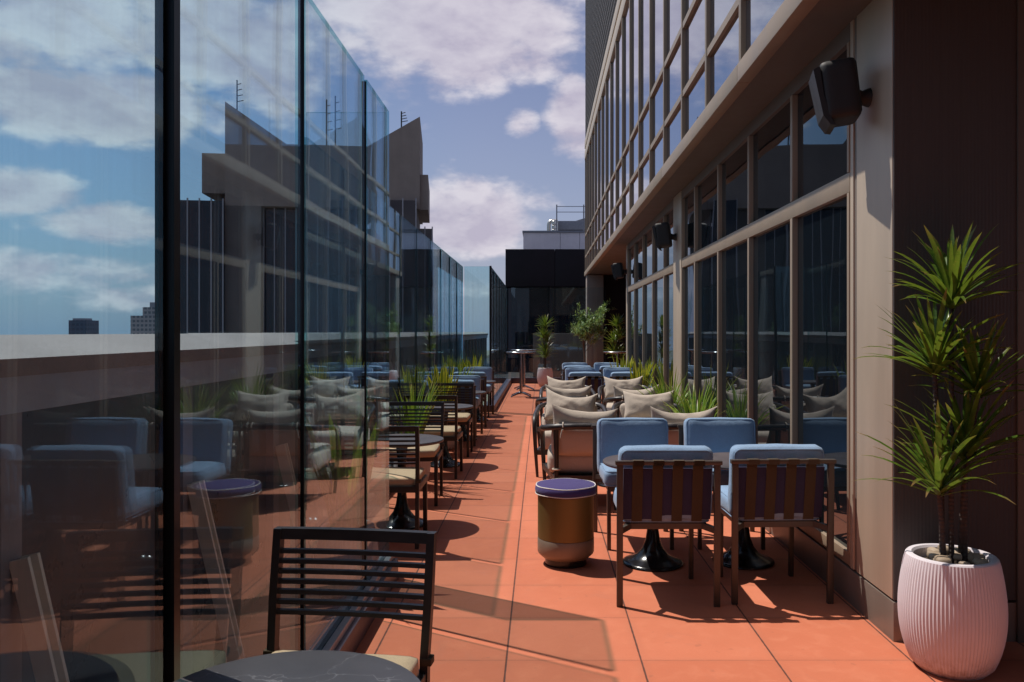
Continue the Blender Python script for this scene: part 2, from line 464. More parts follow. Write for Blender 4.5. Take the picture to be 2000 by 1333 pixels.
M['whitewall'] = mat_concrete('pale_grey_wall', (0.82, 0.76, 0.80), 0.1, 1)
M['hvac'] = mat_paint('grey_hvac_metal', (0.23, 0.24, 0.28), 0.5, 0.3, 0.15)
M['duct'] = mat_paint('silver_duct', (0.55, 0.54, 0.52), 0.3, 0.8, 0.15)
M['charcoal'] = mat_paint('charcoal_chair_metal', (0.026, 0.022, 0.023), 0.42, 0.2, 0.2, 9, 0.06)
M['taupe'] = mat_paint('taupe_chair_metal', (0.085, 0.068, 0.056), 0.42, 0.3, 0.15, 9, 0.06)
M['strap'] = mat_cloth('olive_brown_strap', (0.075, 0.055, 0.034), 0.12, 700, 0.1)
M['backshade'] = mat_cloth('violet_back_shade', (0.040, 0.038, 0.088), 0.15)  # deep shade on the blue cushion's back, put into the colour
M['blue'] = mat_cloth('heather_blue_cloth', (0.235, 0.345, 0.50), 0.20)
M['beige'] = mat_cloth('oatmeal_cloth', (0.52, 0.44, 0.365), 0.10)
M['tan'] = mat_cloth('tan_seat_cloth', (0.58, 0.43, 0.28), 0.10)
M['purple'] = mat_cloth('violet_cloth', (0.062, 0.046, 0.165), 0.15)
M['piping'] = mat_cloth('white_piping', (0.75, 0.70, 0.66), 0.05)
M['darkwood'] = mat_paint('dark_wood_frame', (0.030, 0.024, 0.023), 0.38, 0.05, 0.3, 14, 0.12, stretch=(1, 1, 0.2))
M['tabletop'] = mat_paint('dark_brown_tabletop', (0.085, 0.068, 0.068), 0.42, 0, 0.25, 5, 0.05)
M['marble'] = mat_marble()
M['blackbase'] = mat_paint('black_gloss_enamel', (0.010, 0.010, 0.011), 0.18, 0.0, 0.2, 6, 0.02)
M['brass'] = mat_brushed('aged_brass', (0.215, 0.148, 0.050), 0.45, 0.5)
M['pewter'] = mat_brushed('pale_bronze_band', (0.27, 0.215, 0.165), 0.48, 0.3)
M['chrome'] = mat_paint('brushed_steel', (0.42, 0.42, 0.44), 0.22, 0.95, 0.1, bump=0.02)
M['pot'] = mat_pot()
M['soil'] = mat_concrete('potting_soil', (0.05, 0.035, 0.025), 0.1, 20)
M['pebble'] = mat_pebble()
M['stem'] = mat_bark('dracaena_stem', (0.062, 0.046, 0.040))
M['bark'] = mat_bark('olive_bark', (0.12, 0.095, 0.075))
M['dracaena'] = mat_leaf('dracaena_leaf', (0.016, 0.055, 0.008), (0.12, 0.21, 0.020), None, 0.32, (0.20, 0.13, 0.05))
M['grass'] = mat_leaf('grass_blade', (0.07, 0.20, 0.018), (0.28, 0.42, 0.045), None, 0.4, (0.36, 0.29, 0.10))
M['snake'] = mat_leaf('snake_leaf', (0.035, 0.10, 0.016), (0.09, 0.19, 0.025), (0.78, 0.70, 0.06), 0.35)
M['snakegreen'] = mat_leaf('snake_leaf_green', (0.02, 0.09, 0.014), (0.07, 0.19, 0.025), (0.16, 0.28, 0.04), 0.35)
M['olive'] = mat_leaf('olive_leaf', (0.07, 0.16, 0.05), (0.27, 0.39, 0.18), None, 0.4)
M['speaker'] = mat_paint('speaker_black', (0.010, 0.009, 0.010), 0.6, 0, 0.2, 30, 0.15, fine=400)
M['speakerrim'] = mat_paint('speaker_rim', (0.014, 0.012, 0.012), 0.42, 0, 0.1)
M['city1'] = mat_citywindows('distant_glass_block', (0.05, 0.08, 0.13), (0.03, 0.05, 0.09), 0.3, 0.28)
M['city2'] = mat_citywindows('distant_pale_block', (0.30, 0.30, 0.32), (0.10, 0.13, 0.16), 0.35, 0.33)

# ------------------------------------------------------------------ ground, terrace, city floor
tag(MB().box(-2500, 2500, -400, 2600, -61, -60).build('city_ground', M['ground'], loc=(0, 0, 0), smooth=False), kind='structure')
b = MB().box(-0.90, 8.0, -5.0, 24.0, -0.4, 0.0)
b.box(-1.47, -0.9, 4.86, 14.9, -0.4, 0.0)
tag(b.build('terrace_floor', M['floor'], loc=(0, 0, 0), smooth=False), kind='structure')
b = MB().box(-2.3, -0.902, -5.0, 4.858, -0.5, -0.03)
b.box(-2.3, -1.472, 4.858, 14.9, -0.5, -0.03)
b.box(-2.3, -0.902, 14.902, 24.0, -0.5, -0.03)
tag(b.build('gutter_slab', M['slabpale'], loc=(0, 0, 0), smooth=False), kind='structure')
tag(MB().box(-2.4, 9.0, -5.0, 24.1, -60, -0.51).build('podium_block', M['concrete'], loc=(0, 0, -60), smooth=False), kind='structure')

# ------------------------------------------------------------------ glass wind screens
PT = 0.010      # half thickness of a pane
def pane(mb, p, q, z0, z1, th=PT):
    p, q = Vector((*p, 0)), Vector((*q, 0)); d = (q - p).normalized(); n = Vector((-d.y, d.x, 0)) * th
    vs = [p - n, q - n, q + n, p + n]
    mb.add([(v.x, v.y, z0) for v in vs] + [(v.x, v.y, z1) for v in vs],
           [(0, 1, 5, 4), (2, 3, 7, 6), (1, 2, 6, 5), (3, 0, 4, 7), (4, 5, 6, 7), (3, 2, 1, 0)])
def glass_panel(parent, p, q, z0, z1, mat):
    mb = MB(); pane(mb, p, q, z0, z1)
    o = mb.build('glass_panel', mat, parent, smooth=False)
    o.data.materials.append(M['edge'])
    for i, pl in enumerate(o.data.polygons):
        if abs(pl.normal.z) > 0.5 or pl.area < 0.12: pl.material_index = 1
    return o
GX, RX, GTOP = -0.94, -1.45, 2.85
near_y = [-3.58, -2.46, -1.34, -0.22, 0.90, 2.02, 3.14, 4.26, 4.89]
s1 = thing('glass_wind_screen', 'tall near glass wind screen on a dark kerb, black steel posts between its panes', 'glass screen', (GX, 2.0, 0), absolute=True)
for i in range(len(near_y) - 1):
    y0, y1 = near_y[i], near_y[i + 1]
    glass_panel(s1, (GX, y0 + (0.012 if i else 0)), (GX, y1 - (0.058 if i < len(near_y) - 2 else 0)), 0.125, GTOP, M['glass'])
for y in near_y[1:-1]:
    if abs(y - 2.02) < 0.01:
        mb = MB().box(GX - 0.032, GX + 0.012, y - 0.002, y + 0.014, 0.0, GTOP, 0.002)
        mb.box(GX - 0.022, GX - 0.013, y - 0.034, y - 0.0025, 0.125, GTOP - 0.01); mb.box(GX + 0.013, GX + 0.020, y - 0.020, y + 0.0135, 0.125, GTOP - 0.01)
    else:
        mb = MB().box(GX - 0.018, GX + 0.006, y + 0.003, y + 0.011, 0.0, GTOP - 0.01, 0.002)
    mb.build('post', M['steel'], s1)
glass_panel(s1, (RX + 0.012, 4.895), (GX - 0.012, 4.895), 0.06, GTOP - 0.005, M['glass'])
mb = MB().box(-1.06, -0.868, -5.0, 4.86, -0.03, 0.12, 0.006); mb.build('kerb', M['kerb'], s1)
mb = MB().box(GX - 0.045, GX - 0.013, -5.0, 4.885, 0.118, 0.150); mb.box(GX + 0.013, GX + 0.045, -5.0, 4.885, 0.118, 0.150)
mb.build('glazing_channel', M['channel'], s1, smooth=False)
mb = MB().box(RX - 0.02, GX - 0.03, 4.875, 4.915, -0.03, 0.06); mb.build('base_rail', M['kerb'], s1, smooth=False)

s2 = thing('glass_wind_screen', 'set-back middle run of glass wind screen behind the row of slatted chairs', 'glass screen', (RX, 9.0, 0), absolute=True)
jy = [4.91, 5.85, 7.0, 8.17, 9.28, 10.42, 11.57, 12.70, 13.8, 14.85]
for a, c in zip(jy[:-1], jy[1:]): glass_panel(s2, (RX, a + 0.012), (RX, c - 0.052), 0.06, 2.70, M['glass'])
for y in jy[1:-1]: MB().box(RX - 0.018, RX + 0.006, y + 0.003, y + 0.011, 0.0, 2.69).build('post', M['steel'], s2, smooth=False)
MB().box(RX - 0.04, RX + 0.04, 4.92, 14.85, 0.0, 0.06).build('base_rail', M['kerb'], s2, smooth=False)

s3 = thing('glass_wind_screen', 'far run of glass wind screen standing forward again, its pale end pane facing the camera', 'glass screen', (GX, 18.0, 0), absolute=True)
glass_panel(s3, (RX + 0.02, 14.92), (GX - 0.012, 14.92), 0.12, 2.72, M['glass_pale'])
ky = [14.92 + 1.12 * i for i in range(8)]; ky[-1] = 23.0
for a, c in zip(ky[:-1], ky[1:]): glass_panel(s3, (GX, a + 0.012), (GX, c - 0.052), 0.12, 2.72, M['glass'])
for y in ky[1:-1]: MB().box(GX - 0.018, GX + 0.006, y + 0.003, y + 0.011, 0.0, 2.71).build('post', M['steel'], s3, smooth=False)
MB().box(GX - 0.02, GX + 0.02, 14.905, 14.945, 0.12, 2.73).build('post', M['steel'], s3, smooth=False)
mb = MB().box(-1.45, -0.862, 14.86, 15.0, 0.0, 0.12, 0.005); mb.box(-1.06, -0.862, 15.0, 23.06, 0.0, 0.12, 0.005); mb.build('kerb', M['kerb'], s3)

s4 = thing('glass_end_screen', 'glass screen closing the far end of the terrace behind the steel bar tables', 'glass screen', (0.5, 23.1, 0), absolute=True)
for i in range(5):
    x0 = -0.86 + i * 0.44 * 1.25
    glass_panel(s4, (x0 + 0.006, 23.1), (x0 + 0.55 - 0.006, 23.1), 0.16, 2.78, M['glass_far'])
MB().box(-0.86, 1.9, 23.03, 23.17, 0.0, 0.16, 0.004).build('kerb', M['kerb'], s4)

# ------------------------------------------------------------------ parapet walls outside the glass
def parapet(x, y0, y1, label, module, braces):
    p = thing('parapet_wall', label, 'parapet', (x, (y0 + y1) / 2, 0), absolute=True)
    MB().box(x - 0.42, x - 0.03, y0, y1, -0.5, 1.36).build('wall', M['parapetdark'], p, smooth=False)
    n = int((y1 - y0) / module); mb = MB()
    for i in range(n + 2):
        y = y1 - 0.38 - i * module
        if y < y0: break
        mb = MB().box(x - 0.03, x + 0.012, y - 0.045, y + 0.045, -0.03, 1.27)
        mb.build('wall_post', M['hvac'], p, smooth=False)
    MB().box(x - 0.03, x + 0.020, y0, y1, 1.27, 1.405).build('fascia', M['parapet'], p, smooth=False)
    w = MB()
    prof = [(x + 0.045, 1.375), (x + 0.045, 1.425), (x - 0.17, 1.490), (x - 0.46, 1.425), (x - 0.46, 1.375)]
    k = len(prof)
    w.add([(a, y0, z) for a, z in prof] + [(a, y1 + 0.02, z) for a, z in prof],
          [(i, (i + 1) % k, (i + 1) % k + k, i + k) for i in range(k)] + [tuple(range(k)), tuple(range(2 * k - 1, k - 1, -1))])
    w.build('coping', M['coping'], p, smooth=False)
    for y in braces:
        m_ = MB()
        m_.bar((x + 0.035, y - 0.022, 0.86), (x + 0.235, y - 0.022, -0.01), 0.012, 0.055)
        m_.bar((x + 0.035, y + 0.022, 0.86), (x + 0.235, y + 0.022, -0.01), 0.012, 0.055)
        m_.bar((x + 0.022, y, 0.85), (x + 0.222, y, -0.02), 0.040, 0.010)
        m_.build('brace', M['brace'], p, smooth=False)
parapet(-1.50, -5.0, 4.86, 'grey panelled parapet with pale ridged coping and leaning braces behind the near glass', 1.12, (1.14, 2.26, 3.38, 4.50))
parapet(-2.02, 4.93, 30.0, 'grey parapet with pale coping running on behind the set-back glass', 1.12, ())
# ------------------------------------------------------------------ main building on the right
WX, UX, SB = 1.705, 1.361, 3.20
bld = thing('terrace_building', 'bronze-clad building with dark terrace windows under an overhanging glazed upper storey', 'building', (3, 10, 0), absolute=True)
mull = [4.43, 5.40, 6.52, 7.64, 8.80]; mull2 = [10.22, 11.0, 12.12, 13.28, 14.48]
# lower wall: plinth, columns, sill, transom, mullions, panes
MB().box(WX, WX + 0.5, 3.85, 15.8, -0.1, 0.190, 0.003).build('plinth', M['plinth'], bld)
MB().box(WX + 0.02, WX + 0.5, 3.87, 15.78, 0.190, 0.202).build('shadow_gap', M['gap'], bld, smooth=False)
MB().box(WX + 0.004, WX + 0.5, 4.39, 15.75, 0.202, 0.275, 0.003).build('sill', M['bronzeframe'], bld)
mb = MB().box(WX, WX + 0.45, 3.865, 4.300, 0.202, 3.26, 0.004); mb.build('column', M['bronze'], bld)
MB().box(WX + 0.006, WX + 0.40, 4.302, 4.340, 0.202, 3.26, 0.002).build('column_trim', M['plinth'], bld)
MB().box(WX - 0.002, WX + 0.42, 4.342, 4.385, 0.202, 3.26, 0.003).build('column_trim', M['bronze'], bld)
MB().box(WX - 0.012, WX + 0.45, 9.62, 10.17, 0.202, 3.26, 0.004).build('column', M['bronze'], bld)
MB().box(WX - 0.006, WX + 0.45, 15.62, 15.84, 0.202, 3.26, 0.004).build('column', M['bronze'], bld)
for (ya, yb) in ((4.387, 9.618), (10.172, 15.618)):
    MB().box(WX - 0.004, WX + 0.07, ya, yb, 2.268, 2.378, 0.003).build('transom', M['bronzeframe'], bld)
    MB().box(WX - 0.002, WX + 0.07, ya, yb, 3.10, 3.26).build('window_head', M['soffit'], bld, smooth=False)
    MB().box(WX + 0.08, WX + 0.10, ya, yb, 0.21, 3.2).build('blackout_lining', M['gap'], bld, smooth=False)
ends1 = [4.387] + mull[1:] + [9.618]; ends2 = [10.172] + mull2[1:] + [15.618]
for ends in (ends1, ends2):
    for i, y in enumerate(ends):
        w = 0.023
        if i in (0, len(ends) - 1):
            s_ = 1 if i == 0 else -1
            ya, yb = sorted((y, y + s_ * 0.03))
        else: ya, yb = y - w, y + w
        MB().box(WX - 0.008, WX + 0.06, ya, yb, 0.277, 2.266, 0.003).build('mullion', M['bronzeframe'], bld)
        MB().box(WX - 0.008, WX + 0.06, ya, yb, 2.380, 3.098, 0.003).build('mullion', M['bronzeframe'], bld)
    for a, c in zip(ends[:-1], ends[1:]):
        MB().box(WX + 0.030, WX + 0.045, a + 0.01, c - 0.01, 0.26, 2.28).build('window', M['win_low'], bld, smooth=False)
        MB().box(WX + 0.030, WX + 0.045, a + 0.01, c - 0.01, 2.37, 3.12).build('window', M['win_low'], bld, smooth=False)
# near end wall facing the camera
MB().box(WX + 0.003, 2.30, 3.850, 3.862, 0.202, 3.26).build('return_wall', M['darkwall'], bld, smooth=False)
MB().box(WX + 0.002, 2.30, 3.852, 3.95, -0.05, 0.188).build('plinth', M['plinth'], bld, smooth=False)
MB().box(2.302, 2.36, 3.84, 3.95, -0.05, 3.3, 0.003).build('door_jamb', M['soffit'], bld)
MB().box(2.362, 4.2, 4.02, 4.1, -0.05, 3.3).build('entrance_recess', M['blackpanel'], bld, smooth=False)
# soffit and upper storey
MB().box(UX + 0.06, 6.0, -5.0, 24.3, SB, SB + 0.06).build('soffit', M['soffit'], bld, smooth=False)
yy = -4.68
while yy < 24.2:
    MB().box(UX - 0.03, UX + 0.058, yy, min(24.3, yy + 3.354), SB - 0.015, SB + 0.11, 0.003).build('soffit_edge', M['bronzeframe'], bld); yy += 3.36
UTOP = 6.72
uy = [5.40 + 1.12 * k for k in range(-8, 17)] + [24.28]
for y in uy:
    MB().box(UX - 0.012, UX + 0.05, y - 0.030, y + 0.030, SB + 0.112, UTOP, 0.003).build('mullion', M['bronzeframe'], bld)
for z in (3.77, 4.42):
    MB().box(UX - 0.006, UX + 0.05, -5.0, 24.25, z - 0.030, z + 0.030).build('transom', M['bronzeframe'], bld, smooth=False)
zr = [(SB + 0.11, 3.745), (3.795, 4.395), (4.445, UTOP)]
for a, c in zip(uy[:-1], uy[1:]):
    if c < 0.0: continue
    for z0, z1 in zr:
        MB().box(UX + 0.022, UX + 0.036, a + 0.02, c - 0.02, z0, z1).build('window', M['win_up'], bld, smooth=False)
MB().box(UX + 0.06, UX + 0.08, -5.0, 24.2, SB + 0.08, UTOP).build('blackout_lining', M['gap'], bld, smooth=False)
MB().box(UX - 0.02, UX + 0.3, -5.0, 24.3, UTOP + 0.002, UTOP + 0.26, 0.005).build('band', M['bronze'], bld)
MB().box(UX + 0.01, UX + 0.3, -5.0, 24.3, UTOP + 0.264, UTOP + 0.34).build('shadow_gap', M['gap'], bld, smooth=False)
MB().box(UX - 0.02, UX + 0.3, -5.0, 24.3, UTOP + 0.344, UTOP + 0.58, 0.005).build('band', M['bronze'], bld)
MB().box(UX, UX + 0.3, -5.0, 24.28, UTOP + 0.584, 22.0).build('louvre_panel', M['louvre'], bld, smooth=False)
MB().box(UX + 0.1, 16, 24.0, 24.2, SB, 22.0).build('end_wall', M['bronze'], bld, smooth=False)
MB().box(UX + 0.32, 16.0, -5.0, 23.9, UTOP, 21.9).build('tower_block', M['louvre'], bld, smooth=False)
# recess beyond the windows
MB().box(UX + 0.01, UX + 0.50, 23.6, 24.2, 0.0, SB - 0.02, 0.006).build('pier', M['concrete'], bld)
MB().box(3.4, 3.5, 15.85, 24.2, 0.0, SB - 0.002).build('recess_wall', M['blackpanel'], bld, smooth=False)
MB().box(UX + 0.52, 3.4, 24.0, 24.15, 0.0, SB - 0.002).build('recess_wall', M['blackpanel'], bld, smooth=False)
MB().box(WX + 0.5, 3.4, 15.70, 15.82, 0.0, SB - 0.002).build('recess_wall', M['blackpanel'], bld, smooth=False)

# ------------------------------------------------------------------ buildings at the end and behind
tag(MB().box(-6.0, 22.0, 24.12, 120.0, -60, -1.2).build('roof_deck', M['membrane'], loc=(0, 0, -60), smooth=False), kind='structure')
pv = thing('black_pavilion', 'black panelled rooftop pavilion with dark glass beyond the end screen', 'pavilion', (6.0, 55, -1.2), absolute=True)
for i in range(6):
    MB().box(-2.3 + i * 3.24, -2.3 + (i + 1) * 3.24 - 0.024, 52.0, 66.0, 4.44, 6.88, 0.012).build('fascia_panel', M['blackpanel'], pv)
MB().box(-2.26, 17.0, 53.1, 65.9, -1.2, 4.43).build('glazed_wall', M['win_dark'], pv, smooth=False)
for x in (0.7, 4.0, 7.2): MB().box(x - 0.1, x + 0.1, 52.84, 53.08, -1.2, 4.43).build('column', M['blackpanel'], pv, smooth=False)
sp_ = thing('roof_screen', 'low brown privacy panel standing just behind the end glass screen', 'privacy panel', (0.9, 26.3, -1.2), absolute=True)
MB().box(-0.25, 2.1, 26.28, 26.34, -0.9, 1.44, 0.01).build('panel', M['soffit'], sp_)
for x in (-0.2, 0.9, 2.05): MB().box(x - 0.03, x + 0.03, 26.345, 26.40, -1.2, 1.40).build('post', M['hvac'], sp_, smooth=False)

wb = thing('pale_block', 'pale grey flat-roofed block rising behind the black pavilion', 'building', (8, 76, -1.2), absolute=True)
for x0, x1 in ((-1.48, 1.66), (1.69, 3.32), (3.35, 18.0)):
    MB().box(x0, x1, 68, 84, -1.2, 9.94).build('wall_panel', M['whitewall'], wb, smooth=False)
MB().box(-1.56, 18.0, 67.9, 84, 9.944, 10.10).build('coping', M['hvac'], wb, smooth=False)
du = thing('ventilation_duct', 'bent silver ventilation duct on the pale block roof', 'duct', (0.8, 70, 10.1), absolute=True)
arc = [(0.72, 70.4, 10.1), (0.72, 70.4, 10.94)] + [(0.72 + 0.32 * (1 - math.cos(a)), 70.4, 10.94 + 0.32 * math.sin(a)) for a in (0.4, 0.8, 1.2, 1.57)] + [(1.5, 70.4, 11.26)]
MB().tube(arc, 0.18, 14).build('bend', M['duct'], du)
for k in range(3): MB().lathe([(0.20, 0), (0.24, 0.04), (0.24, 0.30), (0.20, 0.34)], 18, (1.20, 69.8, 10.1 + 0.38 * k)).build('duct_ring', M['duct'], du)
rl = thing('roof_railing', 'thin metal railing along the pale block roof', 'railing', (2.8, 68.4, 10.1), absolute=True)
for x in (1.38, 3.7, 6.0): MB().box(x - 0.05, x + 0.05, 68.4, 68.5, 10.1, 12.4).build('post', M['hvac'], rl, smooth=False)
for z in (11.74, 12.22): MB().box(1.38, 8.4, 68.43, 68.47, z, z + 0.05).build('rail', M['hvac'], rl, smooth=False)
ac = thing('air_handling_unit', 'slate grey air handling unit on the pale block roof behind the railing', 'air unit', (4.0, 72.0, 10.1), absolute=True)
MB().box(1.52, 10.0, 70.8, 75.0, 10.54, 11.34, 0.04).build('casing', M['hvac'], ac)
MB().box(1.52, 10.0, 70.9, 74.8, 10.1, 10.5).build('base', M['hvac'], ac, smooth=False)
MB().add([(3.0, 71.2, 11.35), (10.0, 71.2, 11.35), (10.0, 71.2, 12.3), (3.8, 71.2, 11.6), (3.0, 74.4, 11.35), (10.0, 74.4, 11.35), (10.0, 74.4, 12.3), (3.8, 74.4, 11.6)],
         [(0, 1, 2, 3), (7, 6, 5, 4), (0, 4, 5, 1), (1, 5, 6, 2), (2, 6, 7, 3), (3, 7, 4, 0)]).build('hood', M['hvac'], ac, smooth=False)

# concrete tower with notched top (local x along its face, built facing -Y then turned a little)
TY = 61.0; K = TY / F
def tx(px): return (px - 632) * K
def tz(py): return H + (CY - py) * K
tw = thing('concrete_tower', 'brutalist concrete tower with a V-notched top above dark glass wings', 'tower', ((632 - CX) * K, TY, -60), R(7))
def tpart(name, mat, outline, y0, y1):
    n = len(outline); mb = MB()
    mb.add([(x, y0, z + 60) for x, z in outline] + [(x, y1, z + 60) for x, z in outline],
           [(i, (i + 1) % n, (i + 1) % n + n, i + n) for i in range(n)] + [tuple(range(n)), tuple(range(2 * n - 1, n - 1, -1))])
    return mb.build(name, mat, tw, smooth=False)
tpart('notched_crown', M['concrete'], [(tx(447), tz(205)), (tx(562), tz(284)), (tx(716), tz(284)), (tx(818), tz(222)), (tx(818), tz(405)), (tx(447), tz(405))], 0, 9)
tpart('side_box', M['concrete'], [(tx(397), tz(300)), (tx(446.9), tz(300)), (tx(446.9), tz(378)), (tx(397), tz(378))], 1, 8)
tpart('side_box', M['concrete'], [(tx(818.1), tz(335)), (tx(834), tz(335)), (tx(834), tz(405)), (tx(818.1), tz(405))], 0.4, 8)
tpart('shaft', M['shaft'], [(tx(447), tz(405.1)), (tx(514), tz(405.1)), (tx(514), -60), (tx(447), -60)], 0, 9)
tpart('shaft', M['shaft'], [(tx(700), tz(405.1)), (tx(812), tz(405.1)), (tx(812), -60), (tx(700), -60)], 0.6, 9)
tpart('stub', M['concrete'], [(tx(418), tz(378)), (tx(426), tz(378)), (tx(426), tz(398.2)), (tx(418), tz(398.2))], 2, 3)
for a, b_, top, ya in ((360, 446.5, 398, -0.4), (514.5, 699.5, 396, 0.9), (812.5, 842, 440, 1.2), (760, 811, 391, -0.6)):
    tpart('glass_wing', M['win_dark'], [(tx(a), tz(top)), (tx(b_), tz(top)), (tx(b_), -60), (tx(a), -60)], ya, ya + 12 if a != 760 else 0.55)
    n = max(2, round((b_ - a) / 21.5)); mb = MB()
    for i in range(n + 1):
        x = tx(a + (b_ - a) * i / n)
        m_ = MB().box(x - 0.045, x + 0.045, ya - 0.12, ya - 0.002, 0, tz(top) + 60 + 0.15)
        m_.build('fin', M['mullion'], tw, smooth=False)
def antenna(px, py0, py1, dy, label):
    a = thing('antenna_mast', label, 'antenna', (0, 0, 0))
    x, z0, z1 = (px - CX) * (TY + dy) / F, H + (CY - py0) * (TY + dy) / F, H + (CY - py1) * (TY + dy) / F
    a.location = (x, TY + dy, z0)
    mb = MB().tube([(0, 0, 0), (0, 0, z1 - z0)], 0.055, 8)
    mb.build('mast', M['steel'], a)
    m2 = MB()
    for i in range(4):
        zz = (z1 - z0) * (0.35 + 0.17 * i); m2.bar((-0.04, 0, zz), (0.5 - 0.06 * i, 0, zz + 0.1), 0.05, 0.05)
    m2.build('element', M['steel'], a, smooth=False)
antenna(463, 222, 157, 0.8, 'antenna mast on the left peak of the concrete tower')
antenna(655, 288, 188, 3.0, 'tall antenna mast on the flat middle of the concrete tower roof')
antenna(638, 288, 195, 4.0, 'thinner antenna just left of the tall mast on the concrete tower')
antenna(784, 250, 218, 1.5, 'short antenna on the right slope of the concrete tower')

for nm, lab, p0, p1, ptop, Yd, mt in (('distant_block', 'small dark blue office block far on the skyline behind the glass', 134, 168, 626, 620.0, M['city1']),
                                     ('distant_block', 'pale stepped apartment block far on the skyline behind the glass', 255, 356, 617, 560.0, M['city2'])):
    x0, x1 = (p0 - CX) * Yd / F, (p1 - CX) * Yd / F; zt = H + (CY - ptop) * Yd / F
    o = thing(nm, lab, 'building', ((x0 + x1) / 2, Yd + 8, -60), absolute=True)
    MB().box(x0, x1, Yd, Yd + 18, -60, zt).build('wall', mt, o, smooth=False)
    if mt == M['city2']:
        MB().box(x0 + 8, x0 + 17, Yd + 1, Yd + 12, zt, zt + 6).build('penthouse', mt, o, smooth=False)
        MB().box(x0 + 12, x0 + 15.5, Yd + 3, Yd + 9, zt + 6, zt + 9.5).build('plant_room', M['hvac'], o, smooth=False)
    else:
        MB().box(x0 + 2, x1 - 2, Yd + 2, Yd + 12, zt, zt + 1.6).build('plant_room', M['hvac'], o, smooth=False)

# ------------------------------------------------------------------ wall speakers
def make_speaker():
    root = thing('wall_speaker', '', 'speaker')
    # local: mounted on a wall at x=+0.16, cabinet hangs toward -x, tilted down
    T = Matrix.Rotation(R(-7), 4, 'Y') @ Matrix.Rotation(R(-13), 4, 'Z')
    mb = MB()
    mb.rbox(0.092, 0.122, 0.152, 0.034, T @ Matrix.Translation((0.0, 0, 0)), 6)
    mb.build('cabinet', M['speaker'], root)
    g = MB()
    prof = [(-0.090, 0.128), (-0.122, 0.116), (-0.100, -0.120), (-0.072, -0.172), (-0.045, -0.180), (-0.060, -0.145), (-0.086, -0.02), (-0.088, 0.12)]
    n = len(prof)
    g.add([T @ Vector((x, -0.118, z)) for x, z in prof] + [T @ Vector((x, 0.118, z)) for x, z in prof],
          [(i, (i + 1) % n, (i + 1) % n + n, i + n) for i in range(n)] + [tuple(range(n)), tuple(range(2 * n - 1, n - 1, -1))])
    g.build('front_grille', M['speakerrim'], root, smooth=False)
    MB().tube([(0.06, 0, -0.01), (0.12, 0, -0.02), (0.160, 0, -0.02)], [0.045, 0.035, 0.05], 12).build('bracket', M['speaker'], root)
    return root
spk = make_speaker()
for x, y, z, lab in ((1.545, 4.14, 2.735, 'large black speaker on the nearest bronze column beside the dark wall'),
                     (1.535, 9.95, 2.70, 'black speaker on the middle bronze column between the window bays'),
                     (1.535, 15.72, 2.70, 'small far black speaker at the end of the windows under the soffit')):
    place(spk, x, y, 0, lab, 'wall speakers on the bronze columns', z)

# ------------------------------------------------------------------ unseen wing added behind the camera to block sky light
wg = thing('unseen_shade_wing', 'unseen dark bronze wing added behind the camera to block sky light', 'added light blocker', (3, -6, 0), absolute=True)
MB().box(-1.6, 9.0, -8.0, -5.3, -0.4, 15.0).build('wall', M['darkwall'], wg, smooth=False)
for i in range(5):
    MB().box(-0.8 + i * 0.9, -0.02 + i * 0.9, -5.34, -5.285, 0.1, 2.5).build('window', M['win_low'], wg, smooth=False)
# ------------------------------------------------------------------ furniture prototypes (all face -y)
def welt(mb, T, hx, hz, y, rr=0.034, tr=0.0045):
    pts = []
    for cx_, cz_, a0 in ((1, 1, 0), (-1, 1, 90), (-1, -1, 180), (1, -1, 270)):
        for k in range(6):
            a = R(a0 + 18 * k)
            pts.append(T @ Vector((cx_ * (hx - rr) + rr * math.cos(a), y, cz_ * (hz - rr) + rr * math.sin(a))))
    pts.append(pts[0].copy()); mb.tube(pts, tr, 6, cap=False)

